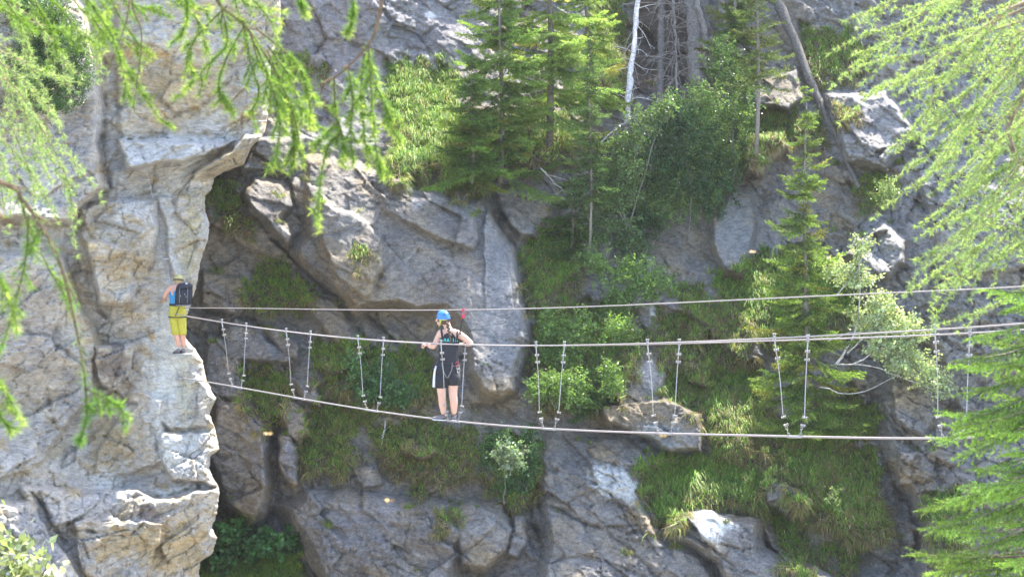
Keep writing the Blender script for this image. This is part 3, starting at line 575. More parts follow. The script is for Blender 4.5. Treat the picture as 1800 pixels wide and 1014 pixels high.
# scattered small tufts rooted in cracks and on little steps of the bare rock
cu = rng.uniform(350, 1780, 900); cv = rng.uniform(20, 1010, 900)
stp = WALL.d(cu, cv-6)-WALL.d(cu, cv+6)                         # positive where the rock below sticks out: a small step
o_ = np.argsort(-stp)[:150]; cu, cv = cu[o_], cv[o_]; nb_ = rng.integers(10, 70, len(cu)); idx = np.repeat(np.arange(len(cu)), nb_); n = len(idx)
sz = rng.uniform(.35, 1.0, len(cu))[idx]
u = cu[idx]+rng.normal(0, 5, n)*sz; v = cv[idx]+rng.normal(0, 2.5, n)*sz; b = WALL.p(u, v, -.02)
dirs = unit_ = np.stack([rng.normal(0, .5, n), -.4+rng.normal(0, .35, n), .7+rng.normal(0, .3, n)], 1); dirs /= np.linalg.norm(dirs, axis=1, keepdims=True)
isst = rng.random(n) < .4; c = np.where(isst[:, None], ST[rng.integers(0, 4, n)], GC[rng.integers(0, 4, n)])*rng.uniform(.6, 1.2, (n, 1))
Vv, T, Q, Cc = blades(b, dirs, .30*sz*rng.uniform(.5, 1.2, n), rng.uniform(.004, .008, n), c, np.tile([0, -.3, -.9], (n, 1)))
tag(mesh_np('grass', Vv, T, Q, Cc, M['grass'], smooth=False), 'small scattered grass tufts growing from cracks all over the bare rock wall', 'grass', 'grass patches on the rock wall', 'stuff')
# ------------------------------------------------------------------ trees and bushes
def unit(a): a = np.asarray(a, float); return a/(np.linalg.norm(a, axis=-1, keepdims=True)+1e-9)
def spline(pts, n):
    pts = np.asarray(pts, float); m = len(pts)
    if m == 2: t = np.linspace(0, 1, n)[:, None]; return pts[0]*(1-t)+pts[1]*t
    q = np.vstack([2*pts[0]-pts[1], pts, 2*pts[-1]-pts[-2]]); s = np.linspace(0, m-1, n); i = np.minimum(s.astype(int), m-2); f = (s-i)[:, None]
    p0, p1, p2, p3 = q[i], q[i+1], q[i+2], q[i+3]
    return .5*((2*p1)+(-p0+p2)*f+(2*p0-5*p1+4*p2-p3)*f*f+(-p0+3*p1-3*p2+p3)*f**3)
def needles(mb, p, d, L, W, col):
    n = len(p); s = unit(np.cross(d, rng.normal(size=(n, 3)))); L = np.broadcast_to(L, (n,))[:, None]; W = np.broadcast_to(W, (n,))[:, None]
    V = np.stack([p-s*W, p+s*W, p+d*L], 1).reshape(-1, 3); i = np.arange(n)*3
    mb.add(V, np.stack([i, i+1, i+2], 1), None, np.repeat(np.broadcast_to(col, (n, 3)), 3, 0))
def leaves(mb, p, d, L, W, col):
    n = len(p); s = unit(np.cross(d, rng.normal(size=(n, 3)))); nn = np.cross(d, s); L = np.broadcast_to(L, (n,))[:, None]; W = np.broadcast_to(W, (n,))[:, None]
    V = np.stack([p, p+d*L*.45+s*W+nn*L*.06, p+d*L, p+d*L*.45-s*W+nn*L*.06], 1).reshape(-1, 3); i = np.arange(n)*4
    mb.add(V, None, np.stack([i, i+1, i+2, i+3], 1), np.repeat(np.broadcast_to(col, (n, 3)), 4, 0))
def jit(c, n, a=.3): return np.array(c)*rng.uniform(1-a, 1+a, (n, 1))*rng.uniform(.92, 1.08, (n, 3))

def spruce_branch(mb, wood, a, b, droop, c0, c1, tw=.35, step=.05, nl=.045, nw=.008, nstep=.02, rw=.008, flat=.25):
    """one flat spray: main axis a->b with side twigs, twigs clothed in needles"""
    Lb = np.linalg.norm(b-a); ns = max(4, int(Lb/.1)); t = np.linspace(0, 1, ns)
    ax = a[None]+(b-a)[None]*t[:, None]; ax[:, 2] -= droop*np.sin(t*math.pi*.9)*Lb*.5
    wood.tube(ax, np.linspace(rw, rw*.3, ns), 4, (.20, .15, .11), False)
    m = max(3, int(Lb/step)); ts = np.linspace(.18, 1.0, m); pos = np.stack([np.interp(ts, t, ax[:, k]) for k in range(3)], 1)
    T = unit(np.gradient(pos, axis=0)); S = unit(np.cross(T, [0, 0, 1.0]))
    PP = []; DD = []; CC = []
    for sg in (-1, 1):
        ln = tw*Lb*(1-ts*.75)*rng.uniform(.6, 1.15, m)+.03
        dr = unit(T*.75+sg*S*.8+rng.normal(0, .12, (m, 3))+np.array([0, 0, -flat])*rng.uniform(0, 1.3, (m, 1)))
        k = np.maximum(2, (ln/nstep).astype(int))
        idx = np.repeat(np.arange(m), k); f = rng.random(len(idx))
        PP.append(pos[idx]+dr[idx]*(ln[idx]*f)[:, None]); DD.append(dr[idx]); CC.append(f*.6+.4*ts[idx])
    k = max(3, int(Lb/nstep)); f = rng.random(k); PP.append(np.stack([np.interp(f, t, ax[:, j]) for j in range(3)], 1)); DD.append(np.repeat(unit(b-a)[None], k, 0)); CC.append(f)
    PP = np.vstack(PP); DD = np.vstack(DD); CC = np.concatenate(CC)
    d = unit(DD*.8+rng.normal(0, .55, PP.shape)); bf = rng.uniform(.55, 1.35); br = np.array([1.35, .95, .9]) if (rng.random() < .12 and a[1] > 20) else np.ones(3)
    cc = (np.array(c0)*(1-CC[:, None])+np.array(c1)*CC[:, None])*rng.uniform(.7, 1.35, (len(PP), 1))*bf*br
    needles(mb, PP, d, nl*rng.uniform(.7, 1.2, len(PP)), nw, cc)
def conifer(name, label, u, v, h, rad, tr=.05, whorls=26, per=6, bare=.05, c0=(.05, .10, .03), c1=(.13, .22, .06), off=.6, lean=(0, 0), dens=1.0, group=None, droop=.25, top=1.0, az0=None, d=None, shape=1.0):
    dd = d if d is not None else float(WALL.d(u, v)[0])-off; base = P(u, v, dd)
    root = empty(name, base); tag(root, label, 'tree', group)
    tk = MB(); n = 14; t = np.linspace(0, 1, n); pts = base+np.stack([lean[0]*t*h+.03*np.sin(t*7), lean[1]*t*h, t*h], 1)
    pts[0, 2] -= .3; tk.tube(pts, tr*(1-t*.9), 8, (.22, .19, .16)); 
    fo = MB()
    for i in range(whorls):
        f = bare+(1-bare)*(i+rng.uniform(0, .8))/whorls; o = np.array([np.interp(f, t, pts[:, k]) for k in range(3)])
        if f > top: continue
        R = rad*((1-f)**.75)*shape+.06
        for j in range(per):
            az = rng.uniform(0, 6.283); L = R*rng.uniform(.35, 1.25)*(.35 if rng.random() < .15 else 1)
            e = o+np.array([math.cos(az)*L, math.sin(az)*L, -L*rng.uniform(-.1, .55)+.3*L*f]); o = o+np.array([0, 0, rng.normal()*.06])
            spruce_branch(fo, tk, o, e, droop, c0, c1, step=.05/dens, nstep=.014/dens, tw=.5, nl=.06, nw=.0105)
    tk.build('trunk', M['bark'], root); fo.build('crown', M['needle'], root, smooth=False)
    return root
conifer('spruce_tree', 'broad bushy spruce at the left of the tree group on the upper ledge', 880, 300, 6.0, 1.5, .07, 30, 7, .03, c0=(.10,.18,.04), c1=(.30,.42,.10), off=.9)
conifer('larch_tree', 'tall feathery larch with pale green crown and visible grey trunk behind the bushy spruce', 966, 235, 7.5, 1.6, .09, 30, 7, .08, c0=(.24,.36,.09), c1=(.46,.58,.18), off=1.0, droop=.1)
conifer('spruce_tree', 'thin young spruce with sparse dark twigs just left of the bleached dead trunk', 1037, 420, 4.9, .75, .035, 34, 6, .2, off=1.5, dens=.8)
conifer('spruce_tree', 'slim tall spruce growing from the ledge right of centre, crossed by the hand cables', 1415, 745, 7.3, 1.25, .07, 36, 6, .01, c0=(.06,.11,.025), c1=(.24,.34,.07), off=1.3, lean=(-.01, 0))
conifer('spruce_tree', 'leafy top of a spruce behind the leaning dead trunk at the top edge', 1330, 250, 5.5, .9, .05, 26, 5, .25, c0=(.05,.08,.02), c1=(.14,.19,.05), off=.7, dens=.7)
conifer('spruce_tree', 'small dark spruce bush on the grass pocket right of the smooth grey face', 1005, 420, 1.4, .8, .03, 10, 6, .02, off=.6)
conifer('spruce_tree', 'low dark spruce bush on the rock lip between the fifth and sixth stirrups', 1050, 705, .8, .75, .03, 8, 7, .02, off=.9)

conifer('spruce_tree', 'spruce with hanging lit branches at the top edge between the larch and the bleached trunk', 1030, 200, 5.5, 1.0, .06, 22, 6, .1, c0=(.20,.32,.07), c1=(.42,.54,.15), off=.9, droop=.2)
conifer('spruce_tree', 'low young spruce at the left foot of the bushy spruce', 830, 300, 2.6, .9, .03, 22, 7, .03, c0=(.06,.12,.02), c1=(.16,.27,.05), off=.9)
conifer('spruce_tree', 'drooping spruce crown at the top edge right of the thick grey trunk', 1290, 150, 5.0, .9, .06, 30, 6, .1, c0=(.045,.08,.02), c1=(.12,.18,.04), off=.6, droop=.4)
for (u, v, h, r) in ((1320, -90, 9, 2.2), (1250, -70, 7, 1.6)):
    conifer('spruce_tree', 'forest spruce on the slope above the top edge of the picture', u, v, h, r, .12, 30, 6, .12, off=-.2, dens=.55, group='trees above the gorge rim')
def bush(name, label, stems, blobs, nleaf, L, W, col, mat='leaf', group=None, cat='shrub', sc=(.17, .15, .13), off=.8, base=None, d0=None, droop=.2):
    """stems: list of px polylines; blobs: (u, v, ru, rv, depth radius m)"""
    dref = lambda u, v: (d0 if d0 is not None else float(WALL.d(u, v)[0]))-off
    u0, v0 = stems[0][0][:2]; dd = dref(u0, v0); root = empty(name, P(u0, v0, dd)); tag(root, label, cat, group)
    w = MB()
    for k, s in enumerate(stems):
        pts = spline([P(a[0], a[1], dd-.06*i+.05*math.sin(k*3+i)) for i, a in enumerate(s)], 12)
        pts[1:-1] += rng.normal(0, .012, (10, 3)); r = s[0][2] if len(s[0]) > 2 else .015
        w.tube(pts, np.linspace(r, r*.3, 12), 5, sc, False)
    w.build('branch', M['bark'], root)
    f = MB(); tot = sum(b[2]*b[3] for b in blobs)
    for (u, v, ru, rv, dr) in blobs:
        n = int(2.2*nleaf*ru*rv/tot); k = max(4, n//38)           # leaves sit in little sprays on twigs
        a = unit(rng.normal(size=(k, 3)))*rng.uniform(.25, 1, (k, 1))**.6
        uu = u+a[:, 0]*ru; vv = v+a[:, 1]*rv; c = P(uu, vv, dd+a[:, 2]*dr)
        idx = rng.integers(0, k, n); tw = unit(a*np.array([1, 1, -1])*np.array([1., 1., 1.])+rng.normal(0, .5, (k, 3)))[:, [0, 2, 1]]*np.array([1, 1, -1.])
        p = c[idx]+tw[idx]*rng.uniform(-.5, .5, (n, 1))*.46+rng.normal(0, .035, (n, 3))
        d = unit(tw[idx]*.5+rng.normal(0, .7, (n, 3))+np.array([0, 0, -droop]))
        leaves(f, p, d, 1.15*L*rng.uniform(.6, 1.2, n), 1.2*W*rng.uniform(.7, 1.2, n), jit(col, n)*(1+.25*rng.normal(size=(k, 1)))[idx].clip(.5, 1.6))
    f.build('foliage', M[mat], root, smooth=False); return root
LG = (.18, .28, .075); BLG = (.22, .32, .11)
bush('willow_bush', 'blue green leafy bush hanging over the wall at upper right of centre', [[(1240,330,.03),(1235,260),(1220,200)], [(1240,330,.02),(1190,290),(1120,330)], [(1240,330,.02),(1270,280),(1290,200)]],
     [(1235,270,60,60,.5), (1190,330,80,50,.5), (1110,345,60,34,.4), (1270,200,45,60,.4), (1215,180,40,40,.4), (1160,370,60,28,.4), (1240,340,36,26,.4)], 9500, .055, .016, BLG, off=1.2)
bush('deciduous_shrub', 'small leaved shrub with sunlit leaves around the foot of the bleached dead trunk', [[(1105,400,.03),(1085,330),(1120,240)], [(1105,400,.02),(1060,320),(1080,260)], [(1105,400,.02),(1150,250),(1180,180)]],
     [(1130,215,34,26,.4), (1165,190,28,26,.3), (1095,250,30,24,.3), (1075,300,46,30,.4), (1060,350,60,34,.4), (1070,400,50,34,.4), (1100,290,40,40,.4), (1110,440,30,30,.3)], 5200, .06, .02, (.13, .20, .075), off=1.6)
bush('deciduous_shrub', 'loose light green shrub on the slope below the trunk foot, above the upper cable', [[(1100,560,.02),(1090,500),(1060,440)], [(1100,560,.015),(1130,500),(1160,480)]],
     [(1045,455,26,18,.3), (1100,480,60,26,.4), (1140,500,50,24,.3), (1090,530,40,30,.3)], 3000, .06, .019, LG, off=1.0)
bush('deciduous_shrub', 'upright leafy shrub behind the hand cables right of the person in black', [[(975,640,.015),(970,590),(965,545)], [(975,640,.012),(1000,600),(1010,560)]],
     [(965,570,22,32,.3), (1000,590,34,26,.3), (1025,570,26,18,.3), (985,620,40,20,.3), (1090,580,34,22,.3)], 3400, .055, .018, LG, off=.8)
bush('deciduous_shrub', 'rounded leafy shrub between the two wires of the fifth stirrup', [[(975,715,.015),(960,690),(945,670)], [(975,715,.012),(990,690),(1000,665)]],
     [(950,685,24,18,.3), (985,670,40,20,.35), (1000,690,34,18,.3), (1075,665,14,34,.2)], 3000, .055, .018, LG, off=.9)
bush('deciduous_shrub', 'dark leafy thicket behind the blue green bush, under the grey trunks', [[(1210,420,.02),(1215,330),(1200,260)]],
     [(1200,250,70,60,.4), (1150,300,60,60,.4), (1250,330,50,60,.4), (1130,400,50,40,.3), (1190,210,40,40,.3)], 7000, .06, .018, (.06, .12, .045), off=.6)
bush('birch_tree', 'young birch with pale sunlit leaves leaning right over the cables from the slim spruce', [[(1470,640,.03),(1500,590),(1512,520),(1510,440)], [(1490,620,.02),(1530,580),(1555,530)], [(1470,640,.016),(1540,645),(1600,670),(1660,690)], [(1440,680,.014),(1500,692),(1555,672),(1590,650)], [(1455,600,.012),(1520,580),(1600,590)], [(1470,520,.02),(1510,470),(1515,420)], [(1500,640,.02),(1545,615),(1570,600)]],
     [(1510,440,18,26,.25), (1480,475,34,22,.3), (1510,495,30,18,.3), (1550,530,34,24,.3), (1530,560,40,24,.3), (1590,575,44,24,.3), (1570,610,50,26,.35), (1600,640,46,26,.3), (1570,590,50,30,.3), (1640,670,34,22,.3), (1655,688,18,10,.2)], 5500, .062, .022, (.42, .48, .28), off=2.5, cat='tree', sc=(.42, .40, .37))
bush('deciduous_shrub', 'leafy sapling with broad leaves below the leftmost hand cables, left of the person in black', [[(655,720,.012),(660,680),(640,660)], [(655,720,.01),(690,690),(700,650)]],
     [(650,680,34,26,.3), (690,690,40,24,.3), (665,650,24,14,.2), (625,640,18,12,.2)], 2200, .06, .02, (.08, .17, .06), off=.7)
bush('sapling', 'thin stemmed sapling with a pale leafy head below the foot cable right of the person', [[(886,885,.012),(888,850),(886,810)]],
     [(896,800,24,14,.2), (905,812,14,8,.15)], 500, .07, .022, (.20, .26, .17), off=1.2, cat='tree')
bush('deciduous_shrub', 'dark narrow bush in the gully right of the pale headed sapling', [[(925,860,.02),(935,800),(940,765)], [(925,860,.01),(915,845),(905,840)]],
     [(930,790,18,30,.25), (900,850,26,18,.25), (870,790,26,34,.2), (925,830,14,24,.2)], 2200, .055, .018, (.07, .15, .05), off=.8)
bush('broadleaf_herb', 'patch of broad leaved plants in the dark hollow under the rounded boulder', [[(400,960,.006),(405,940),(410,925)]],
     [(400,940,34,18,.4), (450,960,40,20,.4), (500,950,26,18,.3), (385,975,24,20,.3)], 1100, .11, .05, (.06, .16, .04), off=1.0, cat='plant')
bush('hanging_foliage', 'dark green foliage at the top left edge behind the foreground twigs', [[(60,-60,.04),(110,20),(130,120)]],
     [(60,20,60,40,.5), (110,80,50,50,.5), (60,120,50,60,.5), (130,140,34,30,.4), (100,180,34,20,.4)], 9000, .05, .012, (.06, .12, .03), d0=39.0, off=1.0)
bush('deciduous_shrub', 'leafy green bush below the dark trunks at the top right of centre', [[(1290,330,.02),(1285,200),(1265,100)]],
     [(1270,110,30,60,.4), (1300,170,40,50,.4), (1160,260,50,50,.4), (1280,250,50,60,.4)], 4200, .055, .016, (.08, .14, .045), off=1.0)
bush('deciduous_shrub', 'pale leaved bush poking in at the bottom left corner', [[(20,1080,.01),(30,1010),(40,960)], [(20,1080,.01),(70,1020),(85,985)]],
     [(15,975,26,24,.3), (45,1000,40,24,.3), (80,1005,26,14,.2), (20,1030,40,30,.3), (10,940,12,12,.1)], 160, .075, .024, (.26, .30, .16), d0=14.0, off=0)
bush('fern', 'fern like bright leaves at the right end of the grass above the white scar', [[(1680,900,.008),(1660,930),(1650,960)]], [(1560,335,20,20,.2), (1470,870,10,10,.1)], 500, .05, .012, (.2, .26, .1), off=.8, cat='plant')

# dead and bare trunks
def trunk(name, label, pts, r0, r1, col, twigs=10, tl=.5, off=.8, down=False, rootn=0, bend=.4, cat='tree'):
    u0, v0 = pts[0]; dd = float(WALL.d(u0, v0)[0])-off; du, dv = pts[-1]; d1 = float(WALL.d(du, dv)[0])-off
    root = empty(name, P(u0, v0, dd)); tag(root, label, cat)
    n = 26; q = spline([P(a[0], a[1], dd+(d1-dd)*i/(len(pts)-1)) for i, a in enumerate(pts)], n); q[1:-1] += rng.normal(0, .012, (n-2, 3))
    w = MB(); rr = np.linspace(r0, r1, n)*(1+.12*rng.normal(size=n)); w.tube(q, rr, 12, col); w.build('trunk', M['bark'], root)
    b = MB()
    for i in range(twigs):
        f = rng.uniform(.1, .98); k = int(f*(n-1)); o = q[k]; dr = unit(rng.normal(size=3)*np.array([1, .6, .5])+np.array([0, -.3, -bend])); L = tl*rng.uniform(.3, 1.2)
        m = o+dr*L*.5+np.array([0, 0, rng.uniform(-.05, .12)]); e = o+dr*L+np.array([rng.normal()*.1, 0, rng.uniform(-.25, .15)])
        pp = spline([o, m, e], 7); b.tube(pp, np.linspace(.013, .004, 7), 4, col, False)
        for j in range(2):
            k2 = rng.integers(2, 6); e2 = pp[k2]+unit(dr+rng.normal(0, .6, 3))*L*.4; b.tube(spline([pp[k2], (pp[k2]+e2)/2+rng.normal(0, .02, 3), e2], 4), np.linspace(.007, .003, 4), 3, col, False)
    if twigs: b.build('branch', M['bark'], root, smooth=False)
    rb = MB()
    for i in range(rootn):
        k = rng.integers(0, n-2); o = q[k]+np.array([rng.normal()*r0*1.3, -r0*.8, 0]); z = rng.uniform(.3, 1.2)
        rb.tube(spline([o, o+np.array([rng.normal()*.12, -.1, -z*.5]), o+np.array([rng.normal()*.25, -.05, -z])], 8), np.linspace(.016, .005, 8), 4, col, False)
    if rootn: rb.build('root', M['bark'], root, smooth=False)
    return root
WD = (.42, .38, .36); GD = (.15, .13, .115)
trunk('dead_trunk', 'bleached white dead trunk standing in full sun at top centre', [(1103,218),(1108,130),(1116,60),(1126,-60)], .075, .06, (.62, .58, .56), 26, .7, 1.0, cat='dead tree')
trunk('pine_trunk', 'slender grey brown trunk between the bleached trunk and the thick one', [(1160,190),(1162,90),(1164,-60)], .10, .09, GD, 16, .8, .7, rootn=14)
trunk('pine_trunk', 'thickest grey trunk with hanging roots near the top edge', [(1226,150),(1220,70),(1212,-60)], .20, .16, (.20,.172,.15), 14, .8, 1.0, rootn=16)
trunk('pine_trunk', 'curved secondary trunk hugging the thickest grey trunk on its right', [(1240,120),(1238,50),(1224,0),(1220,-60)], .07, .06, (.20,.172,.15), 6, .6, 1.25, rootn=6)
trunk('pine_trunk', 'grey trunk with tangled twigs right of the thickest trunk', [(1272,110),(1270,40),(1262,-60)], .12, .11, GD, 16, .8, .7, rootn=8)
trunk('leaning_trunk', 'long thin dark dead trunk leaning diagonally down the grey slope at upper right', [(1508,330),(1468,235),(1420,130),(1350,-40)], .05, .13, (.13,.115,.10), 12, .8, .9, cat='dead tree')
trunk('fallen_branch', 'pale bare branch slanting up right from the shrubs at upper centre', [(1037,267),(1100,215),(1192,176)], .022, .012, WD, 4, .3, 1.9, cat='branch')
trunk('fallen_branch', 'pair of pale bare branches under the ledge at centre, pointing down right', [(950,295),(985,330),(1028,355)], .018, .01, WD, 7, .5, 1.3, cat='branch')
trunk('fallen_branch', 'small broken white twig hanging from the straw grass below the foot cable', [(677,740),(676,757),(671,772)], .014, .008, (.5,.47,.44), 0, .2, 1.0, cat='branch')
trunk('fallen_branch', 'pale bare branch above the small dark spruce bush on the grass pocket', [(1012,308),(1040,308),(1070,300)], .02, .01, WD, 3, .3, 1.6, cat='branch')
trunk('root_tangle', 'mass of bare roots and twigs around the dark hollow at top centre', [(1190,170),(1188,80),(1180,-40)], .03, .03, (.26,.22,.19), 60, 1.0, .9, rootn=30, cat='roots')
trunk('fallen_branch', 'thin pale curved twig on the grey wall near the right larch', [(1612,326),(1640,322),(1668,308)], .012, .007, WD, 1, .2, .6, cat='branch')
# ------------------------------------------------------------------ foreground conifers
def fg_spray(mb, wood, pts, r, nl, nw, c0, c1, per_m, side=0, sl=.12, twigcol=(.15, .095, .055), amb=.9, tip=.25):
    """hanging twig: needles all along, brighter towards the tip, optional side twiglets"""
    L = np.linalg.norm(np.diff(pts, axis=0), axis=1).sum(); n = max(6, int(L/.03)); q = spline(pts, n)
    wood.tube(q, np.linspace(r, r*.3, n), 5, twigcol, False)
    lines = [(q, L, 0.0)]
    for i in range(side):
        k = rng.integers(1, n-1); T = unit(q[k]-q[k-1]); s = unit(np.cross(T, rng.normal(size=3))); e = q[k]+unit(T*.8+s*.7+np.array([0, 0, -.35]))*sl*rng.uniform(.4, 1.2)
        m = (q[k]+e)/2+rng.normal(0, sl*.05, 3); p2 = spline([q[k], m, e], 6); wood.tube(p2, np.linspace(r*.45, r*.2, 6), 4, twigcol, False); lines.append((p2, np.linalg.norm(e-q[k]), k/n))
    for (p2, Ls, f0) in lines:
        k = int(Ls*per_m); t = rng.uniform(0.02, 1, k)**.9; x = t*(len(p2)-1); i = np.minimum(x.astype(int), len(p2)-2); f = (x-i)[:, None]
        pos = p2[i]*(1-f)+p2[i+1]*f; T = unit(p2[i+1]-p2[i]); d = unit(T*amb*rng.uniform(.3, 1.2, (k, 1))+unit(rng.normal(size=(k, 3))))
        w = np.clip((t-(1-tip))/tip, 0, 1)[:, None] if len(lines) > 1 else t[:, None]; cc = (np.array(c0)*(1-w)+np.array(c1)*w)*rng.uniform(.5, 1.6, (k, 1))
        needles(mb, pos, d, nl*rng.uniform(.6, 1.1, k), nw, cc)
def larch_spray(mb, wood, pts, r, nl, nw, c, gap=.028, nn=16, side=0, sl=.3, twigcol=(.30, .22, .13), down=.5):
    L = np.linalg.norm(np.diff(pts, axis=0), axis=1).sum(); n = max(8, int(L/.05)); q = spline(pts, n); wood.tube(q, np.linspace(r, r*.3, n), 5, twigcol, False)
    lines = [q]
    for i in range(side):
        k = rng.integers(2, n-2); T = unit(q[k+1]-q[k]); s = unit(np.cross(T, rng.normal(size=3))); l2 = sl*rng.uniform(.4, 1.2)
        e = q[k]+unit(T+s*.55+np.array([0, 0, -down]))*l2; m = (q[k]+e)/2+np.array([0, 0, .04*l2]); p2 = spline([q[k], m, e], 8); wood.tube(p2, np.linspace(r*.4, r*.2, 8), 4, twigcol, False); lines.append(p2)
    for p2 in lines:
        Ls = np.linalg.norm(np.diff(p2, axis=0), axis=1).sum(); k = max(3, int(Ls/gap)); x = np.linspace(.2, len(p2)-1.001, k); i = x.astype(int); f = (x-i)[:, None]
        pos = p2[i]*(1-f)+p2[i+1]*f+rng.normal(0, .004, (k, 3)); T = unit(p2[i+1]-p2[i]); ax = unit(rng.normal(size=(k, 3))+T*.2)
        P3 = np.repeat(pos, nn, 0); d = unit(np.repeat(ax*.55+T*.25, nn, 0)+unit(rng.normal(size=(k*nn, 3)))); needles(mb, P3, d, nl*rng.uniform(.6, 1.1, k*nn), nw, jit(c, k*nn, .3))
def pl(pts, d, dz=0.0): return np.array([P(a[0], a[1], (a[2] if len(a) > 2 else d)+dz*i) for i, a in enumerate(pts)])

# larch at the right: trunk just outside the frame, boughs reaching in from the upper right
TR = P(2150, 300, 12.5); root = empty('larch_tree', P(2150, 1500, 12.5)); tag(root, 'near larch with long drooping pale green sprays filling the upper right corner', 'tree')
w = MB(); w.tube(np.array([P(2150, 1500, 12.5), P(2155, 500, 12.5), P(2160, -900, 12.6)]), [.2, .16, .1], 12, (.24, .20, .16)); w.build('trunk', M['bark'], root)
LC = (.36, .47, .19)
tips = [(1482,38),(1500,98),(1520,60),(1535,158),(1548,108),(1572,150),(1560,268),(1590,205),(1605,292),(1600,245),(1632,300),(1612,400),(1606,458),(1628,470),(1618,502),(1650,400),(1665,505),(1690,560),(1698,455),(1720,480),(1735,400),(1655,330),(1670,250),(1700,340),(1760,360),(1790,430),(1745,280),(1620,150),(1600,60),(1650,90),(1700,200),(1780,230),(1570,20),(1690,60),(1740,130),(1660,190),(1640,240),(1790,320),(1800,120),(1725,320),(1680,390),(1765,450),(1640,20),(1705,270),(1610,330)]
for (a, b) in tips:
    dz = rng.uniform(11.2, 13.4); sx = rng.uniform(150, 260); sy = rng.uniform(150, 260)
    if b < 160: sy *= .55; sx *= 1.3
    pts = [(a+sx, b-sy), (a+sx*.62, b-sy*.58), (a+sx*.28, b-sy*.2), (a, b)]
    st = P(a+sx, b-sy, dz); fo = MB(); wo = MB()
    q0 = P(2150, b-sy-140, 12.5)
    wo.tube(spline([q0, (q0+st)/2+np.array([0, 0, .06]), st], 10), np.linspace(.02, .008, 10), 5, (.26, .19, .12), False)
    larch_spray(fo, wo, pl(pts, dz),   .006, .040, .0028, LC, .032, 17, side=5, sl=.34)
    o = wo.build('branch', M['bark'], root, smooth=False); fo.build('needles', M['needle'], o, smooth=False)
# bare thick bough curving down at the right edge
wo = MB(); wo.tube(spline([P(2150, 60, 12.5), P(1850, 110, 11.9), P(1795, 175, 11.8), P(1772, 225, 11.8), P(1790, 280, 11.8), P(1830, 300, 11.8)], 26), np.linspace(.03, .012, 26), 7, (.22, .17, .12), False); wo.build('branch', M['bark'], root)

# spruce at the lower right
root = empty('spruce_tree', P(2080, 1800, 11.5)); tag(root, 'near spruce with flat layered branches entering from the lower right edge', 'tree')
w = MB(); w.tube(np.array([P(2080, 1800, 11.5), P(2080, 900, 11.5), P(2075, 380, 11.5)]), [.16, .11, .02], 12, (.24, .20, .16)); w.build('trunk', M['bark'], root)
sp_t = []
for (a, b) in [(1740,507),(1768,545),(1712,590),(1752,600),(1680,640),(1722,640),(1762,660),(1700,690),(1664,722),(1735,720),(1690,745),(1655,768),(1712,775),(1760,760),(1688,800),(1735,820),(1700,850),(1625,890),(1672,880),(1750,870),(1640,925),(1690,925),(1612,968),(1660,975),(1730,950),(1630,1010),(1690,1020),(1760,990),(1780,640),(1785,740),(1785,830),(1785,920)]:
    sp_t.append((a, b)); sp_t.append((a+float(rng.uniform(15, 70)), b+float(rng.uniform(-24, 24))))
for (a, b) in sp_t:
    dz = rng.uniform(10.6, 12.2); B = P(a, b, dz); rise = rng.uniform(-25, 70)
    A = P(2080, b-60-rise, 11.5); S = P(a+rng.uniform(110, 170), b-rise*.7-10, dz+rng.uniform(-.1, .3)); fo = MB(); wo = MB()
    wo.tube(spline([A, (A+S)/2+np.array([0, 0, -.05]), S], 9), np.linspace(.014, .007, 9), 5, (.16, .11, .08), False)
    spruce_branch(fo, wo, S, B, .10, (.045, .11, .028), (.34, .50, .11), tw=.42, step=.034, nl=.021, nw=.0027, nstep=.0034, rw=.006, flat=.35)
    S2 = S+(A-S)*.12; spruce_branch(fo, wo, S+(A-S)*.25, S+np.array([rng.uniform(-.1, .1), .2, -.12]), .1, (.045, .11, .028), (.20, .34, .07), tw=.5, step=.034, nl=.021, nw=.0027, nstep=.004, rw=.005, flat=.35)
    o = wo.build('branch', M['bark'], root, smooth=False); fo.build('needles', M['needle'], o, smooth=False)

# larch sprays at the far left
root = empty('larch_tree', P(-450, 1500, 11)); tag(root, 'near larch with star shaped needle tufts hanging down the left edge', 'tree')
w = MB(); w.tube(np.array([P(-450, 1500, 11), P(-450, 200, 11), P(-440, -900, 11)]), [.2, .15, .1], 12, (.24, .20, .16)); w.build('trunk', M['bark'], root)
LL = [[(-160,20),(-20,70),(60,120),(120,140)], [(-160,60),(0,130),(70,220),(112,300),(125,355),(132,445)], [(-150,30),(40,110),(90,190),(140,310)], [(-160,120),(-10,190),(40,270),(62,345)], [(-160,150),(-30,230),(10,300),(20,340)], [(-120,-40),(40,20),(100,90),(130,130)], [(-100,90),(20,150),(80,260),(118,330)],
      [(-120,130),(0,240),(60,310),(100,390)], [(-120,0),(-20,60),(10,140),(28,250)], [(-90,60),(30,170),(50,240),(90,320)], [(-100,-30),(60,40),(150,60),(175,110)], [(-100,60),(0,110),(60,160),(100,215)], [(-130,200),(-30,270),(0,320),(40,360)], [(-60,-60),(20,-10),(40,60),(60,110)]]
for s in LL:
    dz = rng.uniform(10, 11.5); fo = MB(); wo = MB(); q0 = P(-450, s[0][1]-80, 11); wo.tube(spline([q0, P(s[0][0], s[0][1], dz)], 6), np.linspace(.016, .008, 6), 5, (.26, .19, .12), False)
    larch_spray(fo, wo, pl(s, dz), .005, .042, .0021, (.32, .42, .19), .036, 18, side=6, sl=.24)
    o = wo.build('branch', M['bark'], root, smooth=False); fo.build('needles', M['needle'], o, smooth=False)

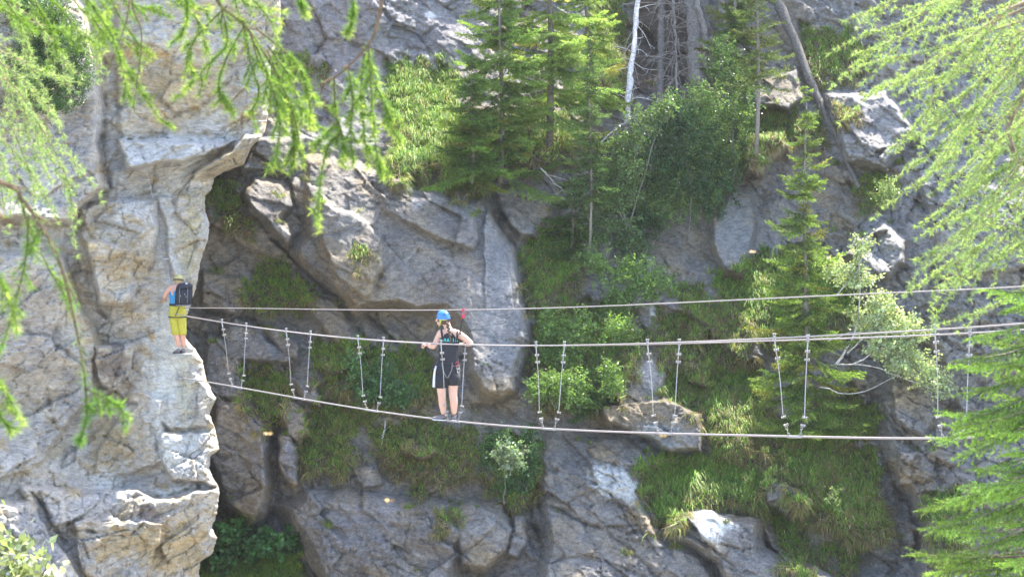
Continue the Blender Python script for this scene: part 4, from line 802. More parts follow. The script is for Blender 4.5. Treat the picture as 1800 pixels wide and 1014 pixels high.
# spruce twigs hanging from above the frame and at the left
root = empty('spruce_tree', P(-300, 1600, 8)); tag(root, 'near spruce whose bright tipped twigs hang in from the top left', 'tree')
w = MB(); w.tube(np.array([P(-300, 1600, 8), P(-300, 300, 8), P(-290, -1100, 8.2)]), [.16, .13, .09], 12, (.22, .18, .15)); w.build('trunk', M['bark'], root)
w = MB(); w.tube(spline([P(-290, -500, 8.1), P(0, -380, 8.2), P(350, -250, 8.3), P(700, -180, 8.3)], 20), np.linspace(.035, .012, 20), 7, (.25, .18, .12)); w.build('branch', M['bark'], root)
YG = (.50, .58, .17); DG = (.17, .28, .05)
TW = [ # polyline, wood radius, side twigs, side length, depth, needle per m, c0, c1
 ([(-280,230),(0,320),(38,350),(75,400),(108,470),(130,560),(146,640),(150,682)], .010, 5, .08, 6.6, 300, DG, (.16,.30,.05)),
 ([(150,682),(175,695),(205,712),(228,735)], .004, 6, .06, 6.6, 1500, (.14,.26,.05), (.30,.44,.08)), ([(150,682),(153,725),(148,750),(142,782)], .004, 4, .05, 6.6, 1500, (.12,.24,.04), (.24,.40,.06)),
 ([(38,350),(50,400),(85,470),(120,530)], .005, 6, .08, 6.7, 700, DG, (.14,.27,.04)), ([(50,380),(46,450),(25,540),(0,620)], .004, 6, .07, 6.6, 900, DG, (.2,.36,.05)), ([(-120,430),(-20,470),(15,520),(30,580)], .004, 6, .07, 6.5, 1300, DG, YG),
 ([(-120,600),(-40,640),(10,690),(40,745)], .004, 7, .07, 6.5, 1500, DG, YG), ([(-100,620),(-30,690),(0,730),(20,760)], .004, 5, .06, 6.5, 1500, DG, YG), ([(75,400),(60,420),(50,450)], .003, 3, .05, 6.6, 900, DG, DG),
 ([(250,-200),(228,0),(215,60),(180,145)], .0045, 2, .05, 8.0, 100, DG, DG), ([(260,-200),(232,-10),(249,60),(240,150),(233,190)], .0045, 3, .05, 8.1, 140, DG, DG), ([(120,-200),(150,0),(200,80),(240,150),(285,215)], .004, 10, .10, 8.3, 1300, DG, YG),
 ([(90,-160),(150,-10),(200,70),(226,165)], .004, 8, .09, 8.2, 1200, DG, YG), ([(60,-160),(130,0),(180,40),(262,110)], .004, 8, .08, 8.4, 1000, DG, YG), ([(180,-160),(190,-20),(230,60),(270,100)], .004, 6, .07, 8.4, 1000, DG, YG),
 ([(300,-260),(370,-20),(430,45),(480,120),(515,200),(528,262)], .008, 14, .14, 8.3, 900, DG, YG), ([(380,-20),(400,70),(370,110),(322,160)], .004, 8, .09, 8.3, 1200, DG, YG), ([(430,45),(395,110),(385,160),(412,212)], .004, 8, .09, 8.4, 1200, DG, YG),
 ([(440,60),(470,130),(492,215),(480,300)], .005, 10, .10, 8.2, 1300, DG, YG), ([(470,90),(500,160),(515,230),(518,292)], .004, 9, .09, 8.3, 1400, DG, YG), ([(450,50),(520,110),(540,160),(552,232)], .005, 10, .10, 8.4, 1300, DG, YG),
 ([(400,10),(350,60),(330,100),(340,130)], .004, 7, .08, 8.3, 1200, DG, YG), ([(430,40),(440,110),(455,160),(440,205)], .004, 8, .09, 8.5, 1200, DG, YG), ([(350,-40),(430,-10),(470,30),(490,70)], .004, 7, .09, 8.2, 900, DG, YG), ([(300,-120),(320,-20),(330,20),(318,70)], .004, 6, .08, 8.4, 1200, DG, YG),
 ([(700,-180),(675,-20),(664,40),(648,78),(600,128),(556,152)], .010, 3, .05, 8.0, 60, DG, DG), ([(648,78),(650,130),(655,190),(662,270),(672,290)], .004, 14, .09, 8.0, 1500, DG, YG), ([(640,90),(660,150),(680,190),(690,240)], .004, 10, .08, 8.1, 1500, DG, YG),
 ([(612,115),(620,180),(616,230),(620,290)], .004, 11, .08, 8.0, 1500, DG, YG), ([(588,138),(590,200),(604,250),(606,280)], .004, 9, .07, 8.0, 1500, DG, YG), ([(640,95),(635,160),(640,230),(648,296)], .004, 10, .08, 8.1, 1500, DG, YG), ([(598,235),(575,262),(562,330),(560,410)], .004, 7, .05, 8.0, 1500, DG, YG), ([(590,215),(570,240),(548,270)], .003, 5, .05, 8.0, 1500, DG, YG),
 ([(625,-190),(622,-10),(620,30),(614,62)], .004, 5, .05, 8.2, 1500, DG, YG), ([(535,-220),(527,-20),(530,8),(540,28)], .004, 4, .05, 8.2, 1300, DG, YG), ([(0,-100),(60,-30),(110,20),(150,70)], .004, 9, .1, 8.6, 900, DG, (.2,.32,.06)), ([(-60,-80),(0,-10),(30,30),(60,60)], .004, 9, .1, 8.6, 900, DG, (.2,.32,.06)),
 ([(60,-100),(160,-30),(240,10),(300,30)], .004, 9, .1, 8.6, 900, DG, (.2,.32,.06)), ([(20,-100),(60,0),(90,50),(100,100)], .004, 10, .1, 8.7, 900, DG, (.2,.32,.06)), ([(100,-100),(170,-10),(190,30),(160,80)], .004, 10, .1, 8.7, 900, DG, YG), ([(-80,-30),(10,20),(60,50),(120,50)], .004, 10, .1, 8.7, 900, DG, (.2,.32,.06)), ([(240,-90),(300,-10),(350,40),(362,90)], .004, 9, .1, 8.6, 900, DG, YG), ([(320,-90),(400,-20),(440,10),(500,20)], .004, 9, .09, 8.6, 900, DG, YG), ([(470,80),(505,130),(530,190),(548,215)], .004, 9, .09, 8.2, 1300, DG, YG), ([(440,60),(460,120),(500,170),(505,215)], .004, 9, .09, 8.5, 1300, DG, YG),
 ([(200,-80),(290,-20),(330,10),(370,20)], .004, 8, .09, 8.5, 900, DG, YG),
]
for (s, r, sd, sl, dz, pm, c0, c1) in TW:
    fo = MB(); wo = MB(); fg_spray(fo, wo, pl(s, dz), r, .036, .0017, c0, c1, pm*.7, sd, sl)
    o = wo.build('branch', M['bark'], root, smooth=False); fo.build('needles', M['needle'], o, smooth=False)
# ------------------------------------------------------------------ cable bridge
def dcab(u, s=0.0): return (18.05+1.184*s)/((np.asarray(u, float)-900)/F+.633)
def cable(name, label, pts, r, s, group=None, mat='cable'):
    us = np.linspace(pts[0][0], pts[-1][0], 90); p = np.array(pts, float)
    # smooth sag through the measured points
    co = np.polyfit((p[:, 0]-900)/900, p[:, 1], min(5, len(p)-1)); vs = np.polyval(co, (us-900)/900)
    q = P(us, vs, dcab(us, s)); mb = MB(); mb.tube(q, r, 8); o = mb.build(name, M[mat]); tag(o, label, 'cable', group); return co
foot = [(322,665),(350,668),(415,680.5),(525,699.5),(655,720.5),(790,740),(965,752.5),(1170,761.5),(1397,767),(1680,769),(1712,769)]
near = [(306,551),(340,558),(390,566.5),(503,582),(629,595),(775,606),(942,606.5),(1138,603),(1361,595),(1643,579),(1860,563)]
far = [(306,552),(340,558.5),(433,573),(546,586.5),(674,598),(818,606.5),(992,606.5),(1194,603),(1420,597.5),(1705,585),(1860,574)]
top = [(322,541),(338,541.5),(600,544),(815,545),(1000,540),(1200,531.5),(1500,518),(1800,503),(1860,500)]
cf = cable('foot_cable', 'thick lowest bridge cable the person in black stands on', foot, .0125, 0, 'bridge cables')
cn = cable('hand_cable', 'nearer of the two waist high hand cables, passing in front of the black tank top', near, .0092, -.23, 'bridge cables')
cfa = cable('hand_cable', 'farther of the two waist high hand cables, passing behind the person in black', far, .0092, .23, 'bridge cables')
ct = cable('safety_cable', 'thin topmost cable above the blue helmet, with the red carabiner on it', top, .0072, 0, 'bridge cables')
pv = lambda co, u: float(np.polyval(co, (u-900)/900))
def clamp_mb(p, ax, s=1.0):
    """wire rope clip: saddle with a U bolt and two nuts"""
    mb = MB(); ax = unit(ax); a = unit(np.cross(ax, [0, 1.0, 0])); b = np.cross(ax, a)
    for k in (-1, 1):
        c = p+ax*k*.009*s; mb.tube([c-a*.026*s, c+a*.026*s], .0055*s, 6); mb.tube([c+a*.024*s, c+a*.040*s], .011*s, 6)
    mb.tube([p-a*.030*s, p-a*.012*s], .017*s, 8); mb.tube([p-b*.012*s, p+b*.012*s], .014*s, 8)
    return mb
def ring(mb, c, ax, up, R, r, st=1.5):
    ax = unit(ax); up = unit(up-np.dot(up, ax)*ax); sd = np.cross(ax, up); th = np.linspace(0, 2*math.pi, 13)
    q = c+np.cos(th)[:, None]*up*R*st+np.sin(th)[:, None]*sd*R; mb.tube(q, r, 5, None, False)
ST_ = [((390,433),(409,423),(404,424),'leftmost'), ((503,546),(518,534),(514,533),'second'), ((629,674),(645,662),(640,665),'third'), ((775,818),(788,805),(785,806),'fourth'),
       ((942,992),(955,974),(951,981),'fifth'), ((1138,1194),(1157,1178),(1156,1187),'sixth'), ((1361,1420),(1387,1406),(1383,1405),'seventh'), ((1643,1705),(1657,1690),(1652,1688),'eighth')]
DESC = ['leftmost cable stirrup, nearest to the climber on the pale rock', 'second cable stirrup from the left, in front of a small grey block', 'cable stirrup just left of the person in black, over the grass ledge',
        'cable stirrup at the person in black, one wire hanging in front of the shorts', 'first cable stirrup right of the person in black', 'cable stirrup in front of the tan overhanging rock with the pale ridge',
        'cable stirrup hanging in front of the slim spruce', 'rightmost cable stirrup, half hidden by the near spruce branches']
for i, (tp, bt, mid, nm) in enumerate(ST_):
    root = empty('cable_stirrup', P(bt[0], pv(cf, bt[0]), dcab(bt[0]))); tag(root, DESC[i], 'stirrup', 'cable stirrups hung between hand cables and foot cable')
    for k in (0, 1):
        co, s = ((cn, -.23), (cfa, .23))[k]
        A = P(tp[k], pv(co, tp[k]), dcab(tp[k], s)); B = P(bt[k], pv(cf, bt[k]), dcab(bt[k], 0)); Cm = A+(B-A)*.80+np.array([(-.035 if k == 0 else .035), 0, 0])
        wp = spline([A, A+(Cm-A)*.5+np.array([(.012 if k == 0 else -.004), 0, 0]), Cm], 14); w = MB(); w.tube(wp, .0048, 5); w.build('wire', M['wire'], root)
        dr = unit(wp[3]-wp[0])
        cl = clamp_mb(A+np.array([0, 0, .012]), (1, -.3, 0), 1.15); cl.build('clamp', M['steel'], root)
        for f in (.14, .24): clamp_mb(A+dr*f*1.0, dr, .85).build('clamp', M['steel'], root)
        hk = MB(); hk.tube([A-dr*.01, A+dr*.24], .0085, 6); hk.build('wire_loop', M['steel'], root)
        d2 = unit(B-Cm); Ls = np.linalg.norm(B-Cm)
        for f in (.02, .42): clamp_mb(Cm+d2*Ls*f, d2, .8).build('clamp', M['steel'], root)
        for j, f in enumerate((.56, .74, .92)):
            rg_ = MB(); ring(rg_, Cm+d2*Ls*f, (1, 0, 0) if j % 2 else (0, 1, 0), d2, .013, .0045); rg_.build('chain_link', M['steel'], root)
    cb = MB(); us = np.linspace(bt[0]-3, bt[1]+3, 6); cb.tube(P(us, np.polyval(cf, (us-900)/900)+.6, dcab(us)-.012), .016, 8); cb.build('foot_sleeve', M['steel'], root)
# anchors and rungs on the pale rock
for (u, v, lb) in [(318,665,'eye bolt holding the foot cable in the pale rock below the climber'), (302,550,'anchor plate of the hand cables on the pale rock beside the climber')]:
    a = MB(); d = bd(u, v); p = P(u, v, d); ring(a, p-np.array([0, .06, 0]), (0, .3, 1), np.array([1.0, -.2, 0]), .05, .014, 1.2); a.tube([p+np.array([0, .2, 0]), p-np.array([0, .05, 0])], .018, 8); tag(a.build('anchor_bolt', M['iron']), lb, 'bolt')
RU = [(248,264,316,'iron rung at the left of the pale band under the overhang'), (292,308,417,'iron rung on the rock above the climber, upper one'), (281,296,455,'iron rung directly above the climber helmet level, left side'), (262,280,489,'iron rung left of the climber helmet'),
      (440,468,213,'topmost iron rung near the overhang lip'), (462,492,241,'iron rung at the corner of the overhang'), (283,300,524,'iron rung at the hands of the climber'), (297,337,621,'iron foot rung the climber stands on'), (372,392,233,'iron rung on the pale band of the overhang')]
for (a, b, v, lb) in RU:
    d0_ = min(bd(a, v), bd(b, v)); m = MB(); q = [P(a, v, d0_+.25), P(a, v, d0_-.10), P((a+b)/2, v+.3, d0_-.12), P(b, v, d0_-.10), P(b, v, d0_+.25)]
    if v == 621: q = [P(a, v+1, 39.6), P(a, v+1, 38.75), P((a+b)/2, v+1.3, 38.7), P(b, v+1, 38.75), P(b, v+1, 39.6)]
    m.tube(np.array(q), .011, 6); tag(m.build('iron_rung', M['iron']), lb, 'rung', 'iron rungs on the pale rock')
m = MB(); us = np.array([258,268,282,292,299,303]); vs = np.array([300,345,400,455,500,541]); m.tube(spline([P(u, v, bd(u, v)-.10) for u, v in zip(us, vs)], 40), .007, 5); tag(m.build('climbing_wire', M['wire']), 'thin climbing safety wire running up the pale rock above the climber', 'wire')

# ------------------------------------------------------------------ people
def skin(verts, edges, radii, sub=2):
    me = bpy.data.meshes.new('t'); me.from_pydata([tuple(v) for v in verts], edges, []); o = bpy.data.objects.new('t', me); COL.objects.link(o)
    sk = o.modifiers.new('s', 'SKIN'); o.modifiers.new('u', 'SUBSURF').levels = sub
    for i, r in enumerate(radii): me.skin_vertices[0].data[i].radius = (r*1.12, r*1.12) if not isinstance(r, tuple) else r
    me.skin_vertices[0].data[0].use_root = True
    dg = bpy.context.evaluated_depsgraph_get(); dg.update(); e = o.evaluated_get(dg); m2 = e.to_mesh()
    V = np.array([v.co[:] for v in m2.vertices]); T = []; Q = []
    for p in m2.polygons:
        vs = list(p.vertices)
        if len(vs) == 4: Q.append(vs)
        else: T += [(vs[0], vs[k], vs[k+1]) for k in range(1, len(vs)-1)]
    e.to_mesh_clear(); bpy.data.objects.remove(o); bpy.data.meshes.remove(me); return V, T, Q
def body(J, E, R): 
    keys = list(J); V, T, Q = skin([J[k] for k in keys], [(keys.index(a), keys.index(b)) for a, b in E], [R[k] for k in keys]); mb = MB(); mb.add(V, T, Q); return mb
def hand(mb, wrist, palm_dir, curl_dir, side, s=1.0):
    """palm plus five fingers that close round the cable"""
    pd = unit(palm_dir); cd = unit(curl_dir); sd = unit(side); c = wrist+pd*.05*s
    loft(mb, [(wrist, sd*.026*s, cd*.018*s), (c, sd*.040*s, cd*.017*s), (c+pd*.035*s, sd*.040*s, cd*.014*s), (c+pd*.045*s, sd*.034*s, cd*.010*s)], 10)
    for i, L in enumerate((.068, .076, .072, .058)):
        b = c+pd*.035*s+sd*(i-1.5)*.020*s; a1 = b+pd*L*.4*s+cd*.008*s; a2 = a1+pd*L*.12*s+cd*L*.42*s; a3 = a2-pd*L*.28*s+cd*L*.2*s
        mb.tube(spline([b-pd*.02*s, b, a1, a2, a3], 9), np.linspace(.0098, .0072, 9)*s, 6)
    b = wrist+pd*.02*s+sd*.028*s*-1; mb.tube(spline([b, b+sd*-.022*s+pd*.03*s, b+sd*-.02*s+pd*.055*s+cd*.02*s, b+sd*-.004*s+pd*.062*s+cd*.045*s], 8), np.linspace(.013, .008, 8)*s, 6)
def shoe(parent, heel, toe, mat, sole, s=1.0):
    f = unit(toe-heel); L = np.linalg.norm(toe-heel); z = np.array([0, 0, 1.0]); sd = np.cross(f, z)
    mb = MB(); st = [(-.03, .030, .055), (.0, .037, .062), (.25, .040, .060), (.5, .044, .045), (.75, .047, .032), (.93, .040, .024), (1.02, .018, .016)]
    loft(mb, [(heel+f*L*t+z*(h*.55+.02)*s, sd*w*s, z*h*.62*s) for t, w, h in st], 14); o = mb.build('shoe', mat, parent)
    mb = MB(); loft(mb, [(heel+f*L*t*.98+z*.010*s, sd*(w+.002)*s, z*.010*s) for t, w, h in st], 14); mb.build('sole', sole, o)
def ellipsoid(mb, c, a, b, cc, lo=-1.0, hi=1.0, n=14, k=22, col=None, fn=None):
    a, b, cc = map(lambda x: np.array(x, float), (a, b, cc)); rings = []
    for i in range(n):
        t = lo+(hi-lo)*i/(n-1); t = math.sin(t*math.pi/2); r = math.sqrt(max(1e-4, 1-t*t)); rings.append((c+cc*t, a*r, b*r))
    loft(mb, rings, k, col)
skinA = plain('skin', (.62, .36, .26), .55, 0, .06, 12); skinB = plain('tanned_skin', (.56, .29, .20), .55, 0, .06, 12)
blk = plain('black_cloth', (.020, .020, .025), .85, 0, .3, 40, .5); grey = plain('grey_cloth', (.16, .15, .17), .85, 0, .2, 40, .5); white = plain('white_cloth', (.72, .71, .74), .8, 0, .05, 30)
blue = plain('blue_helmet', (.05, .20, .62), .3, 0, .08, 20); teal = plain('teal_print', (.05, .42, .40), .6); hairm = plain('brown_hair', (.09, .05, .028), .6, 0, .5, 60, 1.0); lime = plain('yellow_green_strap', (.42, .50, .12), .7)
red = plain('red_anodised', (.55, .04, .08), .35, .3); must = plain('mustard_cloth', (.42, .37, .04), .85, 0, .12, 25, .5); navy = plain('dark_navy_fabric', (.010, .012, .020), .7, 0, .3, 40, .5); cyan = plain('bright_blue_cloth', (.035, .22, .42), .8, 0, .1, 30)
shoeg = plain('grey_shoe', (.15, .135, .14), .8, 0, .3, 60, .5); soled = plain('dark_sole', (.08, .07, .08), .8); blond = plain('blond_hair', (.40, .28, .13), .6, 0, .4, 60, 1.0); hel2 = plain('olive_gold_helmet', (.40, .34, .12), .35, 0, .15, 20); shoew = plain('pale_sock', (.05, .03, .035), .8)

# --- person on the bridge, seen from behind
D0w = 30.08
def W(u, v, dd=0.0): return P(u, v, D0w+dd)
wr = empty('person', W(785, 741)); tag(wr, 'person in blue helmet and black tank top standing on the foot cable', 'person')
J = dict(pel=W(785,652), spine=W(788,634), rib=W(789,612,.01), chest=W(789,592,.02), neck=W(788,579,.04), nk2=W(785,570,.06), head=W(781,561,.07), crown=W(779,553,.07),
         ls=W(773,586,.03), lup=W(769,596,.02), le=W(762,611,-.02), lw=W(752,606.5,.03),
         rs=W(806,587,-.01), rup=W(818,595,-.05), re=W(830,605,-.10), rw=W(813,604.5,.06),
         lh=W(774,660), lk=W(777,696,-.03), lc=W(777.5,708,.0), la=W(780,730,.0), rh=W(797,660), rk=W(796,694,-.02), rc=W(798,706,-.03), ra=W(798,730,.0))
E = [('pel','spine'),('spine','rib'),('rib','chest'),('chest','neck'),('neck','nk2'),('nk2','head'),('head','crown'),('chest','ls'),('ls','lup'),('lup','le'),('le','lw'),('chest','rs'),('rs','rup'),('rup','re'),('re','rw'),
     ('pel','lh'),('lh','lk'),('lk','lc'),('lc','la'),('pel','rh'),('rh','rk'),('rk','rc'),('rc','ra')]
R = dict(pel=(.14,.11), spine=(.115,.085), rib=(.12,.09), chest=(.12,.09), neck=.058, nk2=.05, head=(.076,.088), crown=.07, ls=.055, lup=.047, le=.038, lw=.026, rs=.055, rup=.047, re=.040, rw=.027,
         lh=.095, lk=.056, lc=.060, la=.031, rh=.095, rk=.058, rc=.062, ra=.032)
b = body(J, E, R)
cabd = unit(P(700, 600, dcab(700))-P(850, 606, dcab(850)))
hand(b, J['lw'], W(746,605.5,.08)-J['lw'], (0, -.2, -1), (0, 1, 0.1), 1.05); hand(b, J['rw'], W(805,605,.12)-J['rw'], (0, .2, -1), (0, 1, .1), 1.05)
# ears, nose and chin of the head turned to the left
hc = W(779,560,.07); b.tube(spline([hc+np.array([-.075, .02, -.005]), hc+np.array([-.105, .04, -.03]), hc+np.array([-.085, .04, -.05])], 6), [.012,.014,.016,.017,.014,.01], 6)
ellipsoid(b, hc+np.array([-.03, -.088, -.02]), (.018, 0, 0), (0, .012, 0), (0, 0, .032), n=8, k=10); ellipsoid(b, hc+np.array([-.05, .03, -.07]), (.045, 0, 0), (0, .05, 0), (0, 0, .035), n=8, k=10)
b.build('body', skinA, wr)
X = np.array([1., 0, 0]); Y = np.array([0, 1., 0]); Z = np.array([0, 0, 1.])
t = MB(); q = lambda u, v, a, bb, dd=0, tl=0: (W(u, v, dd), X*a+Y*tl*a, Y*bb-X*tl*bb*.5)
loft(t, [q(787,641,.160,.128), q(787.5,636,.158,.133), q(788,628,.148,.132), q(788.5,618,.146,.13,.01), q(789.5,607,.152,.13,.015), q(790,598,.154,.124,.02), q(790.5,591,.140,.112,.02), q(790.5,587,.118,.104,.02), q(791,584,.085,.09,.02)], 24)
t.tube(spline([W(778,598,-.098), W(777,589,-.078), W(776,580,.0), W(777,583,.10), W(779,592,.14)], 12), .017, 8)
t.tube(spline([W(803,598,-.098), W(804,590,-.082), W(804,581.5,-.01), W(802,584,.09), W(800,592,.13)], 12), .017, 8)
t.build('tank_top', blk, wr)
tc = bpy.data.curves.new('print', 'FONT'); tc.body = 'ÖBALLN'; tc.size = .082; tc.extrude = .0015; tc.align_x = 'CENTER'; tc.space_character = 1.02; tc.offset = .0022
to = bpy.data.objects.new('print', tc); COL.objects.link(to); bpy.context.view_layer.update(); dg = bpy.context.evaluated_depsgraph_get(); me = bpy.data.meshes.new_from_object(to.evaluated_get(dg)); bpy.data.objects.remove(to)
cpt = W(790,600,.0)
for vtx in me.vertices:
    x, y, z = vtx.co; th = x/.15; vtx.co = (cpt[0]+.152*math.sin(th), cpt[1]+.02-.122*math.cos(th)-z, cpt[2]+y)
po = bpy.data.objects.new('lettering', me); COL.objects.link(po); me.materials.append(teal); po.parent = wr; po.matrix_parent_inverse = Matrix.Translation(-wr.location)
s_ = MB(); loft(s_, [q(786.5,633,.128,.10), q(786,640,.165,.125), q(785.5,650,.188,.135), q(785.5,660,.190,.130), q(785.5,665,.180,.118)], 24)
loft(s_, [q(777,656,.115,.125), q(776,668,.118,.118), q(775.5,680,.118,.112), q(775.5,681,.10,.095)], 20); loft(s_, [q(796,656,.110,.125), q(797,666,.108,.115), q(797,675.5,.098,.108,0,-.1), q(797,676.5,.085,.09)], 20)
so_ = s_.build('shorts', blk, wr)
sp2 = MB(); loft(sp2, [(W(767.0,643,-.045), X*.016+Y*.02, Y*.05), (W(764.8,652,-.045), X*.020+Y*.02, Y*.055), (W(763.6,664,-.045), X*.022+Y*.02, Y*.058), (W(763.2,679.5,-.045), X*.026+Y*.02, Y*.06)], 14); sp2.build('side_stripe', white, so_)
bl = MB(); loft(bl, [q(787,637.5,.150,.118), q(787,634,.149,.117), q(787,631.5,.140,.112), q(787,631,.1,.08)], 24); bl.build('harness_belt', grey, wr)
lp = MB(); lp.tube(spline([W(776,637,-.12), W(779,650,-.145), W(783,660,-.14), W(786,664,-.12)], 10), .009, 6); lp.build('harness_strap', grey, wr); lp = MB(); lp.tube(spline([W(795,637,-.12), W(794,650,-.145), W(789,660,-.14), W(787,664,-.12)], 10), .009, 6); lp.build('harness_strap', grey, wr)
lp = MB(); ring(lp, W(776,636,-.14), (0,1,.2), np.array([1.,0,0]), .035, .007, 1.0); lp.build('gear_ring', blk, wr)
for (u, v, mt) in ((803,640,red), (805,645,M['steel']), (806,651,M['steel'])):
    lp = MB(); ring(lp, W(u, v, -.10), (.3,1,0), np.array([.2,0,1.]), .022, .007, 1.7); lp.build('carabiner', mt, wr)
for (leg, (hu, hv, hd), (tu, tv, td), (su, sv)) in (('l', (784,739,.0), (760,738,-.02), (780,733)), ('r', (798,741.5,-.06), (794,741.0,.18), (798,733))):
    sk_ = MB(); sk_.tube([W(su, sv-3.5), W(su, sv+3)], [.043, .046], 12); sk_.build('sock', shoew, wr); shoe(wr, W(hu, hv, hd), W(tu, tv, td), shoeg, white if leg == 'l' else soled, 1.0)
h = MB(); hcc = W(779.5,557.5,.06); fwd = unit(np.array([-.55, .8, 0])); sdv = np.array([.8, .55, 0]); tiltz = unit(np.array([-.06, .12, 1.]))
ellipsoid(h, hcc, sdv*.097, fwd*.118, tiltz*.112, -.12, 1.0, 12, 26); ho = h.build('helmet', blue, wr)
h = MB(); loft(h, [(hcc-tiltz*.020, sdv*.100, fwd*.121), (hcc-tiltz*.012, sdv*.103, fwd*.125), (hcc-tiltz*.002, sdv*.099, fwd*.121)], 26, cap=(False, False)); h.build('helmet_rim', blue, ho)
for k in range(3):
    h = MB(); c = hcc+sdv*(-.045+.04*k)-fwd*.098+tiltz*.05; h.tube([c-sdv*.012, c+sdv*.012], .007, 6); h.build('helmet_vent', blk, ho)
h = MB(); h.tube(spline([hcc+np.array([-.06, -.075, -.02]), hcc+np.array([-.045, -.085, -.07]), hcc+np.array([-.065, -.03, -.13])], 8), .009, 6); h.tube(spline([hcc+np.array([-.03, -.10, -.025]), hcc+np.array([-.04, -.09, -.07])], 5), .009, 6); h.tube(spline([hcc+np.array([-.03, -.10, -.03]), hcc+np.array([.03, -.105, -.025]), hcc+np.array([.075, -.06, -.03])], 8), .010, 6); h.build('helmet_strap', lime, ho)
h = MB(); ellipsoid(h, hcc+np.array([.015, -.035, -.045]), X*.082, Y*.075, Z*.062, -1, 1, 10, 18)
for i in range(9):
    c = W(786.5+i*.62, 568.5+i*3.0, -.075-.008*min(i, 4)); r = .026-.0012*i; ellipsoid(h, c+X*(.007 if i % 2 else -.007), X*r, Y*.022, Z*.024, -1, 1, 7, 10)
h.tube(spline([W(791.5,594,-.11), W(792,598,-.12), W(792,602,-.12)], 6), np.linspace(.013, .006, 6), 6); h.build('braid', hairm, wr)
# lanyard to the top cable
ld = dcab(815); lr = empty('safety_lanyard', P(815, 546, ld)); tag(lr, 'dark lanyard with red carabiner linking the person in black to the topmost cable', 'lanyard')
m = MB(); a0 = W(806,600,.10); a1 = P(814, 556, ld-.02); n = 40; tt_ = np.linspace(0, 1, n)[:, None]; q_ = a0*(1-tt_)+a1*tt_; q_[:, 0] += .010*np.sin(tt_[:, 0]*60); m.tube(q_, .011, 6); m.build('strap', blk, lr)
m = MB(); ring(m, P(815, 549.5, ld-.015), (.25, 1, 0), np.array([.1, 0, 1.]), .030, .011, 1.9); m.build('carabiner', red, lr)
m = MB(); m.tube([P(814.2, 552.5, ld-.03), P(813.6, 560, ld-.03)], [.024, .018], 8); m.build('rope_sleeve', red, lr)

# --- climber on the rock
def K(u, v, dd=0.0): return P(u, v, 38.75+dd)
cr = empty('person', K(315, 622)); tag(cr, 'climber in mustard yellow trousers and blue top on the pale rock', 'person')
J = dict(pel=K(312,552,.0), spine=K(312,538,-.02), rib=K(311,524,.0), chest=K(311,511,.04), neck=K(312,503,.08), nk2=K(313,498,.12), head=K(314,494,.14), crown=K(314,489,.14),
         ls=K(299,507,.02), lup=K(294,513,.0), le=K(289,522,.02), lw=K(291,528,.30), rs=K(323,507,.06), rup=K(327,513,.14), re=K(329,522,.25), rw=K(322,524,.45),
         lh=K(305,556), lk=K(309,583,-.02), lc=K(311,591,-.03), la=K(314.5,611,.0), rh=K(319,556), rk=K(320,583,.02), rc=K(321.5,591,.0), ra=K(323.5,611,.04))
R = dict(pel=(.11,.08), spine=(.12,.085), rib=(.13,.09), chest=(.13,.095), neck=.058, nk2=.05, head=(.078,.09), crown=.07, ls=.060, lup=.052, le=.042, lw=.028, rs=.060, rup=.05, re=.042, rw=.028, lh=.10, lk=.054, lc=.056, la=.034, rh=.085, rk=.054, rc=.056, ra=.034)
R['lh'] = .085
b = body(J, E, R); hand(b, J['lw'], K(286,526.5,.42)-J['lw'], (0, .3, -1), (0, 1, .1), 1.05); hand(b, J['rw'], K(316,524,.55)-J['rw'], (0, .2, -1), (0, 1, .1), 1.0)
hc = K(314,494,.14); ellipsoid(b, hc+np.array([-.07, -.02, -.03]), (.014, 0, 0), (0, .012, 0), (0, 0, .03), n=8, k=10); ellipsoid(b, hc+np.array([.0, .085, -.03]), (.02, 0, 0), (0, .03, 0), (0, 0, .02), n=8, k=10)
b.build('body', skinB, cr)
qk = lambda u, v, a, bb, dd=0: (K(u, v, dd), X*a, Y*bb)
m = MB(); loft(m, [qk(311.5,540,.150,.11), qk(311.5,530,.146,.112), qk(311,520,.150,.118,.02), qk(310.5,512,.148,.112,.03), qk(310.5,509.5,.12,.09,.04)], 22)
m.build('tank_top', cyan, cr)
m = MB(); loft(m, [qk(311.5,534,.148,.11), qk(311.5,540,.162,.125), qk(312,548,.172,.14), qk(312,556,.172,.14), qk(312,560,.16,.12)], 22)
loft(m, [qk(305,554,.095,.12), qk(306.5,566,.092,.10), qk(308.5,580,.082,.088,-.02), qk(309.5,587.5,.082,.084,-.02), qk(309.6,588,.07,.07,-.02)], 18); loft(m, [qk(319,554,.095,.12), qk(319.5,566,.090,.10), qk(320.5,580,.080,.088,.0), qk(321,587.5,.080,.084,.0), qk(321,588,.07,.07,.0)], 18); tr_ = m.build('trousers', must, cr)
m = MB(); loft(m, [qk(312,557.5,.178,.146), qk(312,555.5,.179,.147)], 22, cap=(False, False)); m.tube([K(315,539,-.15), K(312,547,-.155), K(308.5,555.5,-.15)], .009, 5); m.build('harness_strap', blk, cr)
m = MB(); loft(m, [qk(311.5,537,.156,.12), qk(311.5,533,.153,.118)], 22, cap=(False, False)); m.build('harness_belt', navy, cr)
for (a, c) in (((314.5,620.5,-.06),(305,622.5,.02)), ((323.5,620,-.02),(316,621.5,.12))): shoe(cr, K(*a)+Z*.0, K(*c)+Z*.0, shoeg, soled, 1.0)
m = MB(); hcc = K(313.5,491.5,.14); tz = unit(np.array([.05, .25, 1.])); ellipsoid(m, hcc, X*.100, unit(np.array([0, 1, -.25]))*.118, tz*.105, -.1, 1, 12, 24); ho = m.build('helmet', hel2, cr)
